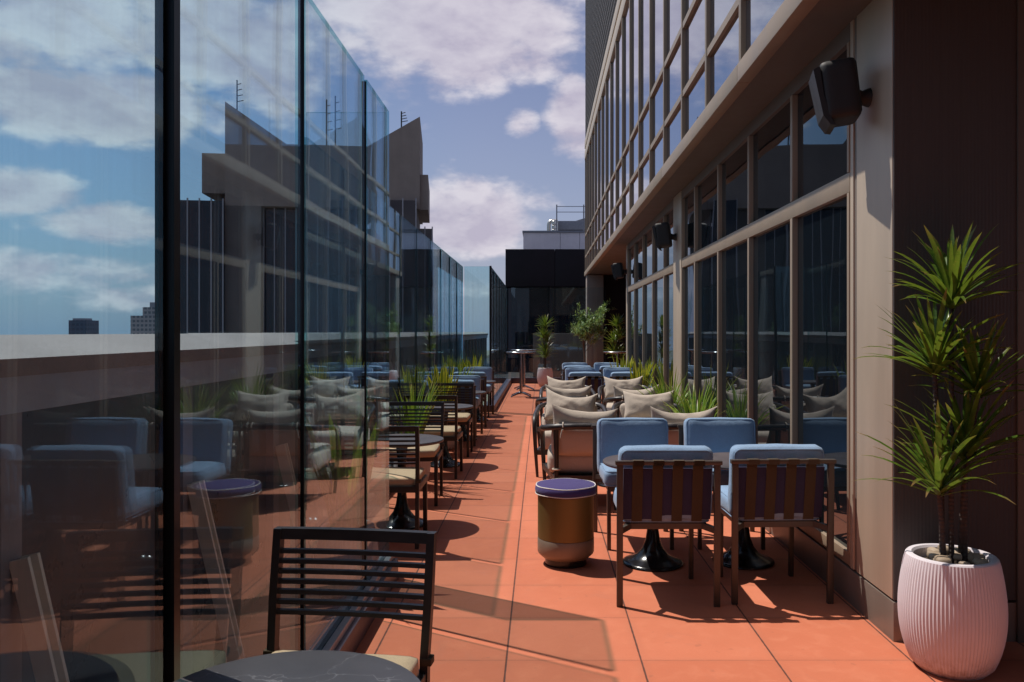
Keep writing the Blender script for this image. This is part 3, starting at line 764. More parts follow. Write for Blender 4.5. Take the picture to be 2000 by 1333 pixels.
def make_blue_chair():
    r = thing('dining_chair', '', 'dining chair')
    for s in (-1, 1):
        MB().bar((s * 0.265, 0.25, 0), (s * 0.265, 0.262, 0.778), 0.034, 0.024, (0, 1, 0), 0.003).build('leg', M['taupe'], r)
        MB().bar((s * 0.217, -0.245, 0), (s * 0.217, -0.235, 0.405), 0.026, 0.032, (0, 1, 0), 0.003).build('leg', M['taupe'], r)
    MB().box(-0.290, 0.290, 0.245, 0.282, 0.776, 0.798, 0.004).build('top_rail', M['taupe'], r)
    mb = MB()
    mb.box(-0.215, 0.215, 0.150, 0.185, 0.405, 0.440, 0.004)
    mb.box(-0.215, 0.215, -0.255, -0.225, 0.400, 0.435, 0.004)
    for s in (-1, 1):
        mb.bar((s * 0.212, -0.24, 0.42), (s * 0.212, 0.17, 0.42), 0.026, 0.034)
        mb.bar((s * 0.195, 0.165, 0.425), (s * 0.262, 0.255, 0.415), 0.026, 0.032)
    mb.build('seat_frame', M['taupe'], r, smooth=False)
    for i in range(4):
        x = -0.165 + i * 0.110; m_ = MB(); hw = 0.029
        path = [(0.165, 0.445), (0.192, 0.452), (0.240, 0.745), (0.241, 0.800), (0.286, 0.8015), (0.286, 0.772)]
        vs = []
        for (y, z) in path: vs += [(x - hw, y, z), (x + hw, y, z)]
        vs2 = [(a, b - 0.003 if k < 6 else b, c - (0.003 if 6 <= k < 10 else 0)) for k, (a, b, c) in enumerate(vs)]
        k = len(vs); fs = []
        for j in range(len(path) - 1):
            o = 2 * j; fs += [(o, o + 1, o + 3, o + 2), (k + o, k + o + 2, k + o + 3, k + o + 1), (o, o + 2, k + o + 2, k + o), (o + 1, k + o + 1, k + o + 3, o + 3)]
        m_.add(vs + vs2, fs); m_.build('strap', M['strap'], r, smooth=False)
    MB().rbox(0.250, 0.245, 0.058, 0.040, Matrix.Translation((0, -0.055, 0.495)), 9, (0.004, 0.004, 0.016), 0.0055, 1).build('seat_cushion', M['blue'], r)
    T = Matrix.Translation((0, 0.132, 0.655)) @ Matrix.Rotation(R(-8), 4, 'X')
    MB().rbox(0.258, 0.052, 0.205, 0.036, T, 9, (0.004, 0.014, 0.006), 0.0055, 2).build('back_cushion', M['blue'], r)
    w_ = MB(); welt(w_, T, 0.2485, 0.1955, -0.0435); welt(w_, T, 0.2485, 0.1955, 0.0435); w_.build('piping', M['blue'], r)
    Q = Matrix.Translation((0, -0.055, 0.495)) @ Matrix.Rotation(R(-90), 4, 'X')
    w_ = MB(); welt(w_, Q, 0.240, 0.235, 0.048); welt(w_, Q, 0.240, 0.235, -0.048); w_.build('piping', M['blue'], r)
    MB().bar((0, 0.186, 0.462), (0, 0.232, 0.752), 0.485, 0.008, (0, 1, 0), 0.002).build('back_shade_panel', M['backshade'], r)  # added sheet painting the shaded cushion back behind the straps
    return r

def make_slat_chair():
    r = thing('slatted_chair', '', 'slatted chair')
    for s in (-1, 1):
        path = [(s * 0.250, 0.215, 0), (s * 0.250, 0.205, 0.30), (s * 0.252, 0.208, 0.47), (s * 0.257, 0.232, 0.63), (s * 0.258, 0.268, 0.852)]
        mb = MB()
        for a, b_ in zip(path[:-1], path[1:]): pass
        vs, fs = [], []
        for i, p in enumerate(path):
            w, d = 0.013, 0.017
            vs += [(p[0] - w, p[1] - d, p[2]), (p[0] + w, p[1] - d, p[2]), (p[0] + w, p[1] + d, p[2]), (p[0] - w, p[1] + d, p[2])]
        for i in range(len(path) - 1):
            o = i * 4
            for k in range(4): fs.append((o + k, o + (k + 1) % 4, o + 4 + (k + 1) % 4, o + 4 + k))
        fs += [(3, 2, 1, 0), tuple(len(vs) - 4 + k for k in range(4))]
        mb.add(vs, fs).build('leg', M['charcoal'], r, angle=25)
        MB().bar((s * 0.243, -0.222, 0), (s * 0.243, -0.215, 0.43), 0.028, 0.034, (0, 1, 0), 0.003, 0.032, 0.040).build('leg', M['charcoal'], r)
    mb = MB()
    mb.box(-0.245, 0.245, -0.235, -0.205, 0.385, 0.432, 0.003); mb.box(-0.245, 0.245, 0.190, 0.218, 0.385, 0.432, 0.003)
    for s in (-1, 1): mb.box(s * 0.247 - 0.014, s * 0.247 + 0.014, -0.215, 0.20, 0.385, 0.432, 0.003)
    mb.build('seat_frame', M['charcoal'], r)
    mb = MB()
    def ypost(z): return 0.208 + (z - 0.47) * (0.024 / 0.16) if z < 0.63 else 0.232 + (z - 0.63) * (0.036 / 0.222)
    n = 8
    def curved(z, hh, th):
        vs, fs = [], []
        for i in range(n + 1):
            x = -0.246 + 0.492 * i / n; y = ypost(z) + 0.010 * (1 - (2 * i / n - 1) ** 2)
            t = ypost(z + hh / 2) - ypost(z - hh / 2)
            vs += [(x, y - th / 2 - t / 2, z - hh / 2), (x, y + th / 2 - t / 2, z - hh / 2), (x, y + th / 2 + t / 2, z + hh / 2), (x, y - th / 2 + t / 2, z + hh / 2)]
        for i in range(n):
            o = 4 * i
            for k in range(4): fs.append((o + k, o + (k + 1) % 4, o + 4 + (k + 1) % 4, o + 4 + k))
        fs += [(3, 2, 1, 0), tuple(4 * n + k for k in range(4))]
        mb.add(vs, fs)
    curved(0.836, 0.034, 0.028)
    for i in range(7): curved(0.780 - i * 0.0315, 0.0135, 0.018)
    mb.build('backrest', M['charcoal'], r, angle=30)
    MB().rbox(0.242, 0.222, 0.036, 0.024, Matrix.Translation((0, -0.022, 0.452)), 8, (0.003, 0.003, 0.010), 0.003, 3).build('seat_cushion', M['tan'], r)
    for s in (-1, 1):
        MB().box(s * 0.258 - 0.019, s * 0.258 + 0.019, 0.188, 0.232, 0.452, 0.476, 0.004).build('cushion_tie', M['strap'], r)
    return r

def smooth_path(pts, sub=6):
    pts = [Vector(p) for p in pts]; out = []
    for i in range(len(pts) - 1):
        p0, p1, p2, p3 = pts[max(0, i - 1)], pts[i], pts[i + 1], pts[min(len(pts) - 1, i + 2)]
        for k in range(sub):
            t = k / sub
            out.append(0.5 * ((2 * p1) + (-p0 + p2) * t + (2 * p0 - 5 * p1 + 4 * p2 - p3) * t * t + (-p0 + 3 * p1 - 3 * p2 + p3) * t ** 3))
    out.append(pts[-1]); return out

def make_lounge_chair():
    r = thing('lounge_chair', '', 'lounge armchair')
    # bent arm rail sweeping round the back
    half = [(0.372, -0.325, 0.46), (0.376, -0.30, 0.565), (0.374, -0.20, 0.622), (0.366, 0.02, 0.645), (0.345, 0.24, 0.672), (0.265, 0.355, 0.692), (0.12, 0.395, 0.702), (0, 0.400, 0.704)]
    pts = [(-x, y, z) for x, y, z in half] + [half[i] for i in range(len(half) - 2, -1, -1)]
    sp = smooth_path(pts, 6)
    rad = [0.021 + 0.007 * math.sin(PI * i / (len(sp) - 1)) for i in range(len(sp))]
    MB().tube(sp, rad, 12, 1.05).build('arm_rail', M['darkwood'], r, angle=60)
    for s in (-1, 1):
        MB().tube(smooth_path([(s * 0.345, -0.315, 0.0), (s * 0.362, -0.325, 0.25), (s * 0.372, -0.325, 0.47)], 5), [0.014 + 0.009 * i / 10 for i in range(11)], 12).build('leg', M['darkwood'], r, angle=60)
        MB().tube(smooth_path([(s * 0.255, 0.385, 0.0), (s * 0.245, 0.345, 0.30), (s * 0.250, 0.358, 0.69)], 5), [0.015 + 0.008 * i / 10 for i in range(11)], 12).build('leg', M['darkwood'], r, angle=60)
    mb = MB()
    mb.bar((-0.362, -0.318, 0.255), (0.362, -0.318, 0.255), 0.03, 0.05); mb.bar((-0.25, 0.34, 0.255), (0.25, 0.34, 0.255), 0.03, 0.05)
    for s in (-1, 1): mb.bar((s * 0.36, -0.318, 0.255), (s * 0.25, 0.345, 0.255), 0.03, 0.05)
    mb.box(-0.26, 0.26, -0.30, 0.32, 0.258, 0.270)
    mb.build('seat_frame', M['darkwood'], r, smooth=False)
    MB().rbox(0.315, 0.310, 0.095, 0.055, Matrix.Translation((0, -0.040, 0.372)), 9, (0.012, 0.012, 0.022), 0.005, 4).build('seat_cushion', M['beige'], r)
    T = Matrix.Translation((0, 0.262, 0.575)) @ Matrix.Rotation(R(-8), 4, 'X')
    MB().rbox(0.285, 0.062, 0.135, 0.05, T, 9, (0.006, 0.02, 0.008), 0.005, 5).build('back_cushion', M['beige'], r)
    for s in (-1, 1):
        p = [(s * 0.252 + 0.032 * math.cos(a), 0.362, 0.34 + 0.012 * math.sin(a) * 0) for a in (0, 1)]
        t_ = MB()
        ring = [(s * 0.247 + 0.030 * math.cos(a), 0.345 + 0.030 * math.sin(a), 0.335) for a in [2 * PI * k / 12 for k in range(13)]]
        t_.tube(ring, 0.008, 6); t_.build('cushion_tie', M['beige'], r)
        x, y, z = s * 0.19, 0.378, 0.697
        ring = [(x, y + 0.036 * math.cos(a), z + 0.036 * math.sin(a)) for a in [2 * PI * k / 12 for k in range(12)]]
        tail = ring + [(x + 0.006, y + 0.04, z - 0.02), (x + 0.016, y + 0.05, z - 0.06), (x + 0.02, y + 0.046, z - 0.09)]
        MB().tube(tail, 0.007, 6).build('cushion_tie', M['beige'], r)
    return r

def make_pillow(seed, sag):
    mb = MB(); nx, ny = 22, 14; vs, fs = [], []
    W, Hh, T = 0.285, 0.165, 0.085
    for side in (1, -1):
        for j in range(ny + 1):
            for i in range(nx + 1):
                u, v = 2 * i / nx - 1, 2 * j / ny - 1
                x = W * u * (1 - 0.07 * (1 - v * v)); z = Hh * v * (1 - 0.10 * (1 - u * u))
                z -= sag * (1 - (u + 0.25 * math.sin(seed * 2.1)) ** 2) * max(0, v); z += 0.018 * abs(u) ** 3 * max(0, v)
                th = T * (max(0, (1 - u ** 2) * (1 - v ** 2))) ** 0.42
                th += 0.016 * mnoise.noise(Vector((u * 2.4, v * 2.2, seed * 3.3 + side))) * (1 - abs(u)) ** 0.5
                cr = (math.sin(u * 9 + v * (4 + seed) + seed) * 0.0035 + 0.008 * mnoise.noise(Vector((u * 6, v * 5, seed)))) * (1 - v * v) * (1 - u * u)
                vs.append((x, side * (th + 0.003) + cr * side, z))
    st = (nx + 1) * (ny + 1)
    for j in range(ny):
        for i in range(nx):
            a = j * (nx + 1) + i
            fs.append((a, a + 1, a + nx + 2, a + nx + 1)); fs.append((st + a, st + a + nx + 1, st + a + nx + 2, st + a + 1))
    for i in range(nx):
        fs.append((i, st + i, st + i + 1, i + 1)); a = ny * (nx + 1) + i; fs.append((a, a + 1, st + a + 1, st + a))
    for j in range(ny):
        a = j * (nx + 1); c = a + nx + 1; fs.append((a, c, st + c, st + a)); a += nx; c += nx; fs.append((a, st + a, st + c, c))
    o = mb.add(vs, fs).build('throw_pillow', M['beige'], None, loc=(0, 0, 0), angle=80)
    return tag(o, '', 'pillow')

def make_table(name, top_r, hgt, top, cat='cafe table'):
    r = thing(name, '', cat)
    prof = [(0.0, 0.0), (0.192, 0.0), (0.198, 0.006), (0.196, 0.014), (0.180, 0.022), (0.140, 0.036), (0.100, 0.060), (0.068, 0.100), (0.047, 0.155), (0.036, 0.23), (0.031, 0.33), (0.033, 0.48), (0.045, hgt - 0.06), (0.09, hgt - 0.032), (0.10, hgt - 0.024), (0.0, hgt - 0.0235)]
    MB().lathe(prof, 40).build('pedestal', M['blackbase'], r, angle=50)
    MB().lathe([(0.0, hgt - 0.023), (top_r - 0.012, hgt - 0.023), (top_r - 0.002, hgt - 0.016), (top_r, hgt - 0.008), (top_r - 0.004, hgt - 0.001), (top_r - 0.010, hgt), (0.0, hgt)], 64).build('tabletop', top, r)
    return r

def make_stool():
    r = thing('drum_stool', 'brass drum stool with a purple piped cushion standing on the walkway', 'stool', (0.163, 5.17, 0), group=None)
    MB().lathe([(0, 0), (0.135, 0), (0.135, 0.045), (0, 0.0455)], 48).build('base', M['blackbase'], r)
    MB().lathe([(0.136, 0.046), (0.150, 0.046), (0.178, 0.072), (0.183, 0.082), (0.183, 0.168), (0.181, 0.171), (0.10, 0.172)], 56).build('base_band', M['pewter'], r)
    MB().lathe([(0.10, 0.1725), (0.180, 0.1725), (0.182, 0.175), (0.182, 0.448), (0.178, 0.452), (0.0, 0.4525)], 56).build('body', M['brass'], r)
    MB().lathe([(0.0, 0.453), (0.185, 0.453), (0.197, 0.462), (0.200, 0.482), (0.196, 0.505), (0.186, 0.512), (0.15, 0.519), (0.08, 0.526), (0.0, 0.529)], 56).build('cushion', M['purple'], r, angle=60)
    for z, rr in ((0.509, 0.1915), (0.459, 0.1955)):
        ring = [(rr * math.cos(a), rr * math.sin(a), z + 0.0015 * math.sin(5 * a)) for a in [2 * PI * k / 48 for k in range(49)]]
        MB().tube(ring, 0.0038, 6, cap=False).build('piping', M['piping'], r)
    return r

def make_bar_table():
    r = thing('bar_table', '', 'bar table')
    MB().lathe([(0, 1.005), (0.33, 1.005), (0.345, 1.012), (0.345, 1.030), (0.338, 1.036), (0, 1.036)], 48).build('tabletop', M['chrome'], r)
    mb = MB().lathe([(0.0, 0.06), (0.036, 0.06), (0.036, 0.99), (0.12, 0.995), (0.12, 1.004), (0, 1.0045)], 20); mb.build('column', M['chrome'], r)
    for k in range(4):
        a = PI / 4 + k * PI / 2
        pts = [(0.02 * math.cos(a), 0.02 * math.sin(a), 0.10), (0.14 * math.cos(a), 0.14 * math.sin(a), 0.075), (0.30 * math.cos(a), 0.30 * math.sin(a), 0.028), (0.31 * math.cos(a), 0.31 * math.sin(a), 0.012)]
        MB().tube(pts, [0.03, 0.024, 0.018, 0.014], 8).build('foot', M['chrome'], r)
    return r

# ------------------------------------------------------------------ plants
def pot_profile(r0, rb, rt, h):
    pr = [(0.0, 0.0), (r0 * 0.92, 0.0), (r0, 0.012)]
    for i in range(1, 15):
        u = i / 15
        b_ = r0 + (rt - r0) * u + (rb - (r0 + (rt - r0) * 0.42)) * (math.sin(PI * u ** 0.82)) ** 0.9
        pr.append((b_, h * u))
    pr += [(rt, h - 0.006), (rt - 0.006, h), (rt - 0.026, h), (rt - 0.034, h - 0.01), (rt - 0.04, h - 0.06), (0.0, h - 0.065)]
    return pr

def make_pot(r, r0, rb, rt, h, ribs):
    MB().lathe(pot_profile(r0, rb, rt, h), ribs * 6, ribs=ribs, ribamp=0.0035, ribrange=(0.02, h - 0.02)).build('pot', M['pot'], r, angle=30 if ribs * 6 > 300 else 60)
    return MB().lathe([(0, h - 0.05), (rt - 0.045, h - 0.048), (rt - 0.042, h - 0.055)], 28).build('soil', M['soil'], r)

def make_dracaena(seed, heads, stems_r=0.011):
    g = random.Random(seed)
    r = thing('potted_dracaena', '', 'potted plant')
    make_pot(r, 0.152, 0.218, 0.188, 0.505, 88)
    for i in range(16):
        a = g.uniform(0, 2 * PI); d = math.sqrt(g.random()) * 0.120; s = g.uniform(0.022, 0.042)
        T = Matrix.Translation((d * math.cos(a), d * math.sin(a), 0.478 + g.uniform(0, 0.018))) @ Matrix.Rotation(g.uniform(0, 6), 4, 'Z')
        MB().rbox(s, s * g.uniform(0.6, 0.85), s * 0.55, s * 0.5, T, 3, (0, 0, 0), 0.004, i).build('pebble', M['pebble'], r, angle=80)
    for (hx, hy, hz, bx, by, L, n, lean) in heads:
        mid = (bx * 0.75 + hx * 0.25, by * 0.75 + hy * 0.25, 0.46 + (hz - 0.46) * 0.5)
        p = smooth_path([(bx, by, 0.46), mid, (hx, hy, hz), (hx, hy, hz + 0.07)], 6)
        MB().tube(p, [stems_r * (1.15 - 0.35 * i / (len(p) - 1)) for i in range(len(p))], 9).build('stem', M['stem'], r, angle=60)
        mb = MB()
        for k in range(n):
            u = k / n
            az = k * 2.39996 + g.uniform(-0.2, 0.2)
            el = R(84 - 62 * u ** 0.85 + g.uniform(-9, 9))
            z = hz + 0.075 * (1 - u)
            ln = L * g.uniform(0.74, 1.08) * (0.70 + 0.34 * math.sin(PI * (0.2 + u * 0.55)))
            mb.blade((hx + 0.012 * math.cos(az), hy + 0.012 * math.sin(az), z), az + lean * 0, el, ln, g.uniform(0.020, 0.031), g.uniform(0.45, 1.25) * (0.40 + 0.70 * u), 7, g.uniform(-0.5, 0.5), 0.35, 0.3, 0.5, True)
        mb.build('leaf_rosette', M['dracaena'], r, angle=70)
    return r

def make_grass(seed, n=90, L=0.66, wlo=0.014, whi=0.024, el0=60, droop=1.3):
    g = random.Random(seed)
    r = thing('potted_grass', '', 'grass planter')
    make_pot(r, 0.125, 0.175, 0.150, 0.42, 40)
    mb = MB()
    for k in range(n):
        az = g.uniform(0, 2 * PI); d = 0.08 * math.sqrt(g.random())
        mb.blade((d * math.cos(az), d * math.sin(az), 0.37), az + g.uniform(-0.5, 0.5), R(g.uniform(el0, 89)), L * g.uniform(0.6, 1.15), g.uniform(wlo, whi), g.uniform(0.1, droop), 7, g.uniform(-0.8, 0.8), 0.35, 0.3, 0.8, True)
    mb.build('leaves', M['grass'], r, angle=70)
    return r

def make_snake(seed, mat, n=36, L=0.70, ribs=40):
    g = random.Random(seed)
    r = thing('potted_snake_plant', '', 'snake plant')
    make_pot(r, 0.125, 0.175, 0.150, 0.42, ribs)
    mb = MB()
    for k in range(n):
        az = g.uniform(0, 2 * PI); d = 0.10 * math.sqrt(g.random())
        mb.blade((d * math.cos(az), d * math.sin(az), 0.37), az, R(g.uniform(74, 89)), L * g.uniform(0.6, 1.1), g.uniform(0.050, 0.078), g.uniform(-0.1, 0.25), 7, g.uniform(-0.9, 0.9), 0.45, 0.35, 0.75)
    mb.build('leaves', M[mat], r, angle=70)
    return r

def make_olive(seed):
    g = random.Random(seed)
    r = thing('olive_tree', 'slender olive tree with a rounded silvery crown at the far end of the terrace', 'tree', (1.17, 21.5, 0))
    make_pot(r, 0.15, 0.22, 0.19, 0.45, 48)
    tr = MB()
    trunk = smooth_path([(0, 0, 0.40), (0.015, 0, 0.75), (-0.01, 0.01, 1.0), (0.0, 0, 1.24)], 5)
    tr.tube(trunk, [0.024 - 0.010 * i / (len(trunk) - 1) for i in range(len(trunk))], 9)
    tips = []
    def limb(p, d, ln, rad, lvl):
        q = p.copy(); pts = [q.copy()]
        for i in range(5):
            d = (d + Vector((g.uniform(-.25, .25), g.uniform(-.25, .25), g.uniform(-.1, .2)))).normalized()
            q = q + d * ln / 5; pts.append(q.copy())
            if lvl == 0 or i > 1: tips.append((q.copy(), d.copy()))
        tr.tube(pts, [rad * (1 - 0.13 * i) for i in range(6)], 6)
        if lvl > 0:
            for _ in range(4):
                k = g.randint(2, 5)
                dd = (d + Vector((g.uniform(-1, 1), g.uniform(-1, 1), g.uniform(-.4, .8))) * 0.9).normalized()
                limb(pts[k], dd, ln * g.uniform(0.5, 0.75), rad * 0.5, lvl - 1)
    for k in range(9):
        a = k * 2.4; up = g.uniform(0.7, 2.4)
        limb(Vector((0, 0, 0.92 + 0.035 * k)), Vector((math.cos(a), math.sin(a), up)).normalized(), g.uniform(0.40, 0.68), 0.010, 2)
    tr.build('trunk', M['bark'], r, angle=60)
    lv = MB()
    for (p, d) in tips:
        for _ in range(4):
            az = g.uniform(0, 2 * PI)
            b_ = p + Vector((g.gauss(0, .025), g.gauss(0, .025), g.gauss(0, .025)))
            lv.blade(b_, az, R(g.uniform(-35, 70)), g.uniform(0.06, 0.11), g.uniform(0.020, 0.032), g.uniform(-0.3, 0.6), 2, g.uniform(-1, 1), 0.3, 0.2, 0.3)
    lv.build('crown', M['olive'], r, angle=80)
    return r
# ------------------------------------------------------------------ placing the furniture
blue = make_blue_chair(); slat = make_slat_chair(); lounge = make_lounge_chair()
tbl = make_table('pedestal_table', 0.325, 0.665, M['tabletop'])
low = make_table('low_pedestal_table', 0.30, 0.46, M['tabletop'], 'coffee table')
GB = 'blue cushioned dining chairs on the terrace'
GT = 'dark pedestal tables on the terrace'
GS = 'slatted chairs along the glass screen'
GL = 'lounge armchairs in facing pairs'
# nearest dining group on the right
place(blue, 0.696, 4.595, PI, 'blue cushioned chair with strapped back to the camera, just right of the brass stool', GB)
place(blue, 1.325, 4.640, PI + R(1.5), 'blue cushioned chair with strapped back to the camera, nearest the bronze column', GB)
place(blue, 0.680, 5.725, R(1.5), 'blue chair facing the camera across the table nearest the brass stool', GB)
place(blue, 1.318, 5.735, R(-1.0), 'blue chair facing the camera beside the window, in front of the tall grass', GB)
place(tbl, 0.726, 5.16, 0, 'round dark table between the near blue chairs, closer to the brass stool', GT)
place(tbl, 1.322, 5.20, 0, 'round dark table between the near blue chairs, closer to the window', GT)
# lounge chairs
AX = ((0.385, 1.225), (0.325, 1.155), (0.345, 1.185), (0.375, 1.205))
rows = ((7.10, PI), (8.53, 0), (9.92, PI), (11.36, 0))
side = ('on the walkway side', 'on the window side')
what = ('lounge armchair turned away in the first lounge row', 'lounge armchair facing the camera in the second lounge row',
        'lounge armchair turned away in the third lounge row', 'lounge armchair facing the camera in the last lounge row')
pil = ('oatmeal pillow on the first row lounge armchair', 'oatmeal pillow propped on the second row lounge armchair',
       'oatmeal pillow on the third row lounge armchair', 'oatmeal pillow propped on the last row lounge armchair')
pillows = [make_pillow(1, 0.02), make_pillow(2, 0.04), make_pillow(3, 0.03), make_pillow(5, 0.05)]
np_ = 0
for k, (y, rz) in enumerate(rows):
    for j in (0, 1):
        wob = R(rnd.uniform(-3, 3))
        x, yy = AX[k][j], y + rnd.uniform(-0.02, 0.02)
        place(lounge, x, yy, rz + wob, f'oatmeal {what[k]}, {side[j]}', GL)
        src = pillows[(k * 3 + j) % 4]
        p = src if src.name not in USED else src.copy()
        if src.name in USED: COL.objects.link(p)
        USED.add(src.name)
        tilt = R(-24 if rz == 0 else -20)
        lx, ly, lz = rnd.uniform(-0.03, 0.03), 0.175, 0.685
        c_, s_ = math.cos(rz + wob), math.sin(rz + wob)
        p.location = (x + c_ * lx - s_ * ly, yy + s_ * lx + c_ * ly, lz)
        p.rotation_euler = (tilt, R(rnd.uniform(-3, 3)), rz + wob + R(rnd.uniform(-6, 6)))
        tag(p, f'{pil[k]} {side[j]}', 'pillow', 'throw pillows on the lounge armchairs')
place(low, 0.74, 7.82, 0, 'low round table between the first and second lounge rows', 'low tables between lounge armchairs')
place(low, 0.76, 10.64, 0, 'low round table between the third and last lounge rows', 'low tables between lounge armchairs')
# blue chairs beyond the lounge
for y, rz, w in ((12.75, PI, 'blue chair turned away, first blue row behind the lounge armchairs'), (13.86, 0, 'blue chair facing the camera, second blue row behind the lounge armchairs'),
                 (15.05, PI, 'blue chair turned away, third blue row behind the lounge armchairs'), (16.15, 0, 'blue chair facing the camera, farthest blue row before the pots')):
    for x, s_ in ((0.70, 'on the walkway side'), (1.36, 'on the window side')):
        place(blue, x + rnd.uniform(-.015, .015), y + rnd.uniform(-.04, .04), rz + R(rnd.uniform(-4, 4)), f'{w}, {s_}', GB)
for y, w in ((13.30, 'between the first two blue rows behind the lounge'), (15.60, 'between the last two blue rows before the pots')):
    for x, s_ in ((0.72, 'walkway side'), (1.36, 'window side')):
        place(tbl, x, y, 0, f'round dark table {w}, {s_}', GT)
# left row
place(slat, -1.105, 5.725, PI, 'slatted chair with its back to the camera, first behind the near glass end', GS)
place(slat, -1.150, 7.060, R(2), 'slatted chair facing the camera across the first table of the row', GS)
place(slat, -1.104, 8.345, PI - R(2.5), 'slatted chair with its back to the camera at the second table of the row', GS)
place(slat, -1.112, 9.740, 0, 'slatted chair facing the camera across the second table of the row', GS)
place(slat, -0.640, 2.335, R(-7.0), 'slatted chair tucked behind the round marble table in front', GS)
for y, w in ((6.20, 'between the first pair of slatted chairs'), (8.95, 'between the second pair of slatted chairs'),
             (11.05, 'between the first pair of blue chairs along the glass'), (13.45, 'between the last pair of blue chairs along the glass')):
    place(tbl, -1.08, y, 0, f'round dark table {w}', GT)
for y, rz, w in ((10.66, PI, 'blue chair turned away behind the last slatted chair along the glass'), (11.44, 0, 'blue chair facing the camera at the third table along the glass'),
                 (12.75, PI, 'blue chair turned away at the last table along the glass'), (14.18, 0, 'blue chair facing the camera at the last table along the glass')):
    place(blue, -1.13, y, rz, w, GB)
mt = make_table('marble_table', 0.332, 0.66, M['marble'])
mt.location = (-0.585, 1.775, 0); tag(mt, 'round grey veined marble table at the bottom edge beside the near glass')
make_stool()
bt = make_bar_table()
GBT = 'steel bar tables at the far end'
place(bt, -0.45, 18.3, 0, 'steel bar table standing nearer in the walkway at the far end', GBT)
place(bt, -0.43, 20.55, R(10), 'steel bar table right behind the other, close to the end screen', GBT)
place(bt, 1.80, 18.6, R(5), 'steel bar table in the dark recess beyond the windows', GBT)

# ------------------------------------------------------------------ placing the plants
heads = [(0.00, 0.00, 1.60, 0.00, 0.00, 0.36, 50, 0), (-0.065, 0.02, 1.30, -0.03, 0.02, 0.35, 52, 0), (0.100, -0.03, 1.20, 0.045, 0.01, 0.33, 44, 0),
         (-0.075, -0.04, 0.77, -0.045, -0.02, 0.40, 46, 0), (0.075, 0.02, 0.91, 0.06, 0.0, 0.37, 46, 0)]
dr = make_dracaena(5, heads)
GD = 'potted dracaenas on the terrace'
place(dr, 1.835, 3.56, 0, 'tall potted dracaena in a ribbed white pot against the dark wall beside the bronze column', GD)
place(dr, 0.12, 21.8, R(70), 'potted dracaena in a pale pot behind the bar tables by the end screen', GD)
place(dr, 1.95, 20.3, R(160), 'shaded potted dracaena in the dark recess past the olive tree', GD)
make_olive(11)
gr = make_grass(3); gr2 = make_grass(9, 80, 0.74); gr3 = make_grass(15, 40, 0.70, 0.018, 0.030, 66, 0.9)
GG = 'potted grasses between the seats'
place(gr, 1.51, 7.80, 0, 'bright arching grass by the window behind the near blue chair', GG)
place(gr2, 1.50, 9.22, R(40), 'bright grass by the window between the second and third lounge rows', GG)
place(gr3, -1.245, 7.72, R(100), 'bright grass behind the first pair of slatted chairs along the glass', GG)
place(gr3, -1.25, 12.08, R(200), 'bright grass beside the blue chairs along the set-back glass', GG)
sn = make_snake(4, 'snake'); sng = make_snake(21, 'snakegreen', 22, 0.66)
GN = 'potted snake plants between the seats'
place(sn, 1.50, 12.10, 0, 'yellow-edged snake plant by the window behind the last lounge row', GN)
place(sn, 1.50, 14.45, R(75), 'yellow-edged snake plant by the window between the far blue rows', GN)
place(sn, -1.25, 10.18, R(140), 'yellow-edged snake plant behind the second pair of slatted chairs', GN)
place(sn, -1.25, 14.66, R(220), 'yellow-edged snake plant at the far end of the row along the glass', GN)
place(sng, -1.11, 4.58, 0, 'green snake plant in a ribbed pot behind the near glass screen', GN, -0.03)

# ------------------------------------------------------------------ camera
cam = bpy.data.cameras.new('camera'); co = bpy.data.objects.new('camera', cam); COL.objects.link(co)
co.location = (0, 0, H); co.rotation_euler = (R(90), 0, 0)
cam.sensor_width = 36; cam.lens = F / 2000 * 36; cam.shift_x = -(CX - 1000) / 2000; cam.shift_y = -(666.5 - CY) / 2000
cam.clip_start = 0.05; cam.clip_end = 6000
sc.camera = co

# ------------------------------------------------------------------ sun and sky
SUN = Vector((-0.443, 0.263, 1.0)).normalized()
ld = bpy.data.lights.new('sun', 'SUN'); lo = bpy.data.objects.new('sun', ld); COL.objects.link(lo)
ld.energy = 4.4; ld.angle = R(0.53); ld.color = (1.0, 0.93, 0.84)
lo.rotation_euler = SUN.to_track_quat('Z', 'Y').to_euler()
w = bpy.data.worlds.new('World'); sc.world = w; w.use_nodes = True
w.node_tree.nodes.clear(); t = NT(w.node_tree)
out = t.node('ShaderNodeOutputWorld'); bg = t.node('ShaderNodeBackground'); t.l.new(bg.outputs[0], out.inputs[0])
sky = t.node('ShaderNodeTexSky', sky_type='NISHITA'); sky.sun_disc = False
sky.sun_elevation = math.asin(SUN.z); sky.sun_rotation = math.atan2(SUN.x, SUN.y)
sky.air_density = 1.0; sky.dust_density = 1.2; sky.ozone_density = 1.6; sky.altitude = 60
gen = t.node('ShaderNodeTexCoord').outputs['Generated']
d = t.vmath('NORMALIZE', gen)
blobs = [(900, 70, 380, 125, 1.0), (760, 60, 260, 120, 0.8), (1120, 220, 75, 110, 0.9), (1022, 240, 48, 42, 0.65), (915, 430, 165, 90, 1.0), (1045, 400, 70, 28, 0.55), (960, 480, 110, 35, 0.6),
         (850, 560, 200, 40, 0.5), (60, 60, 300, 130, 0.9), (190, 200, 300, 95, 1.0), (480, 70, 230, 150, 0.85), (420, 230, 80, 60, 0.65), (30, 375, 150, 60, 1.0), (220, 440, 190, 55, 0.85), (80, 530, 360, 60, 0.7), (300, 580, 260, 45, 0.6), (560, 150, 110, 120, 0.6)]
cov = None
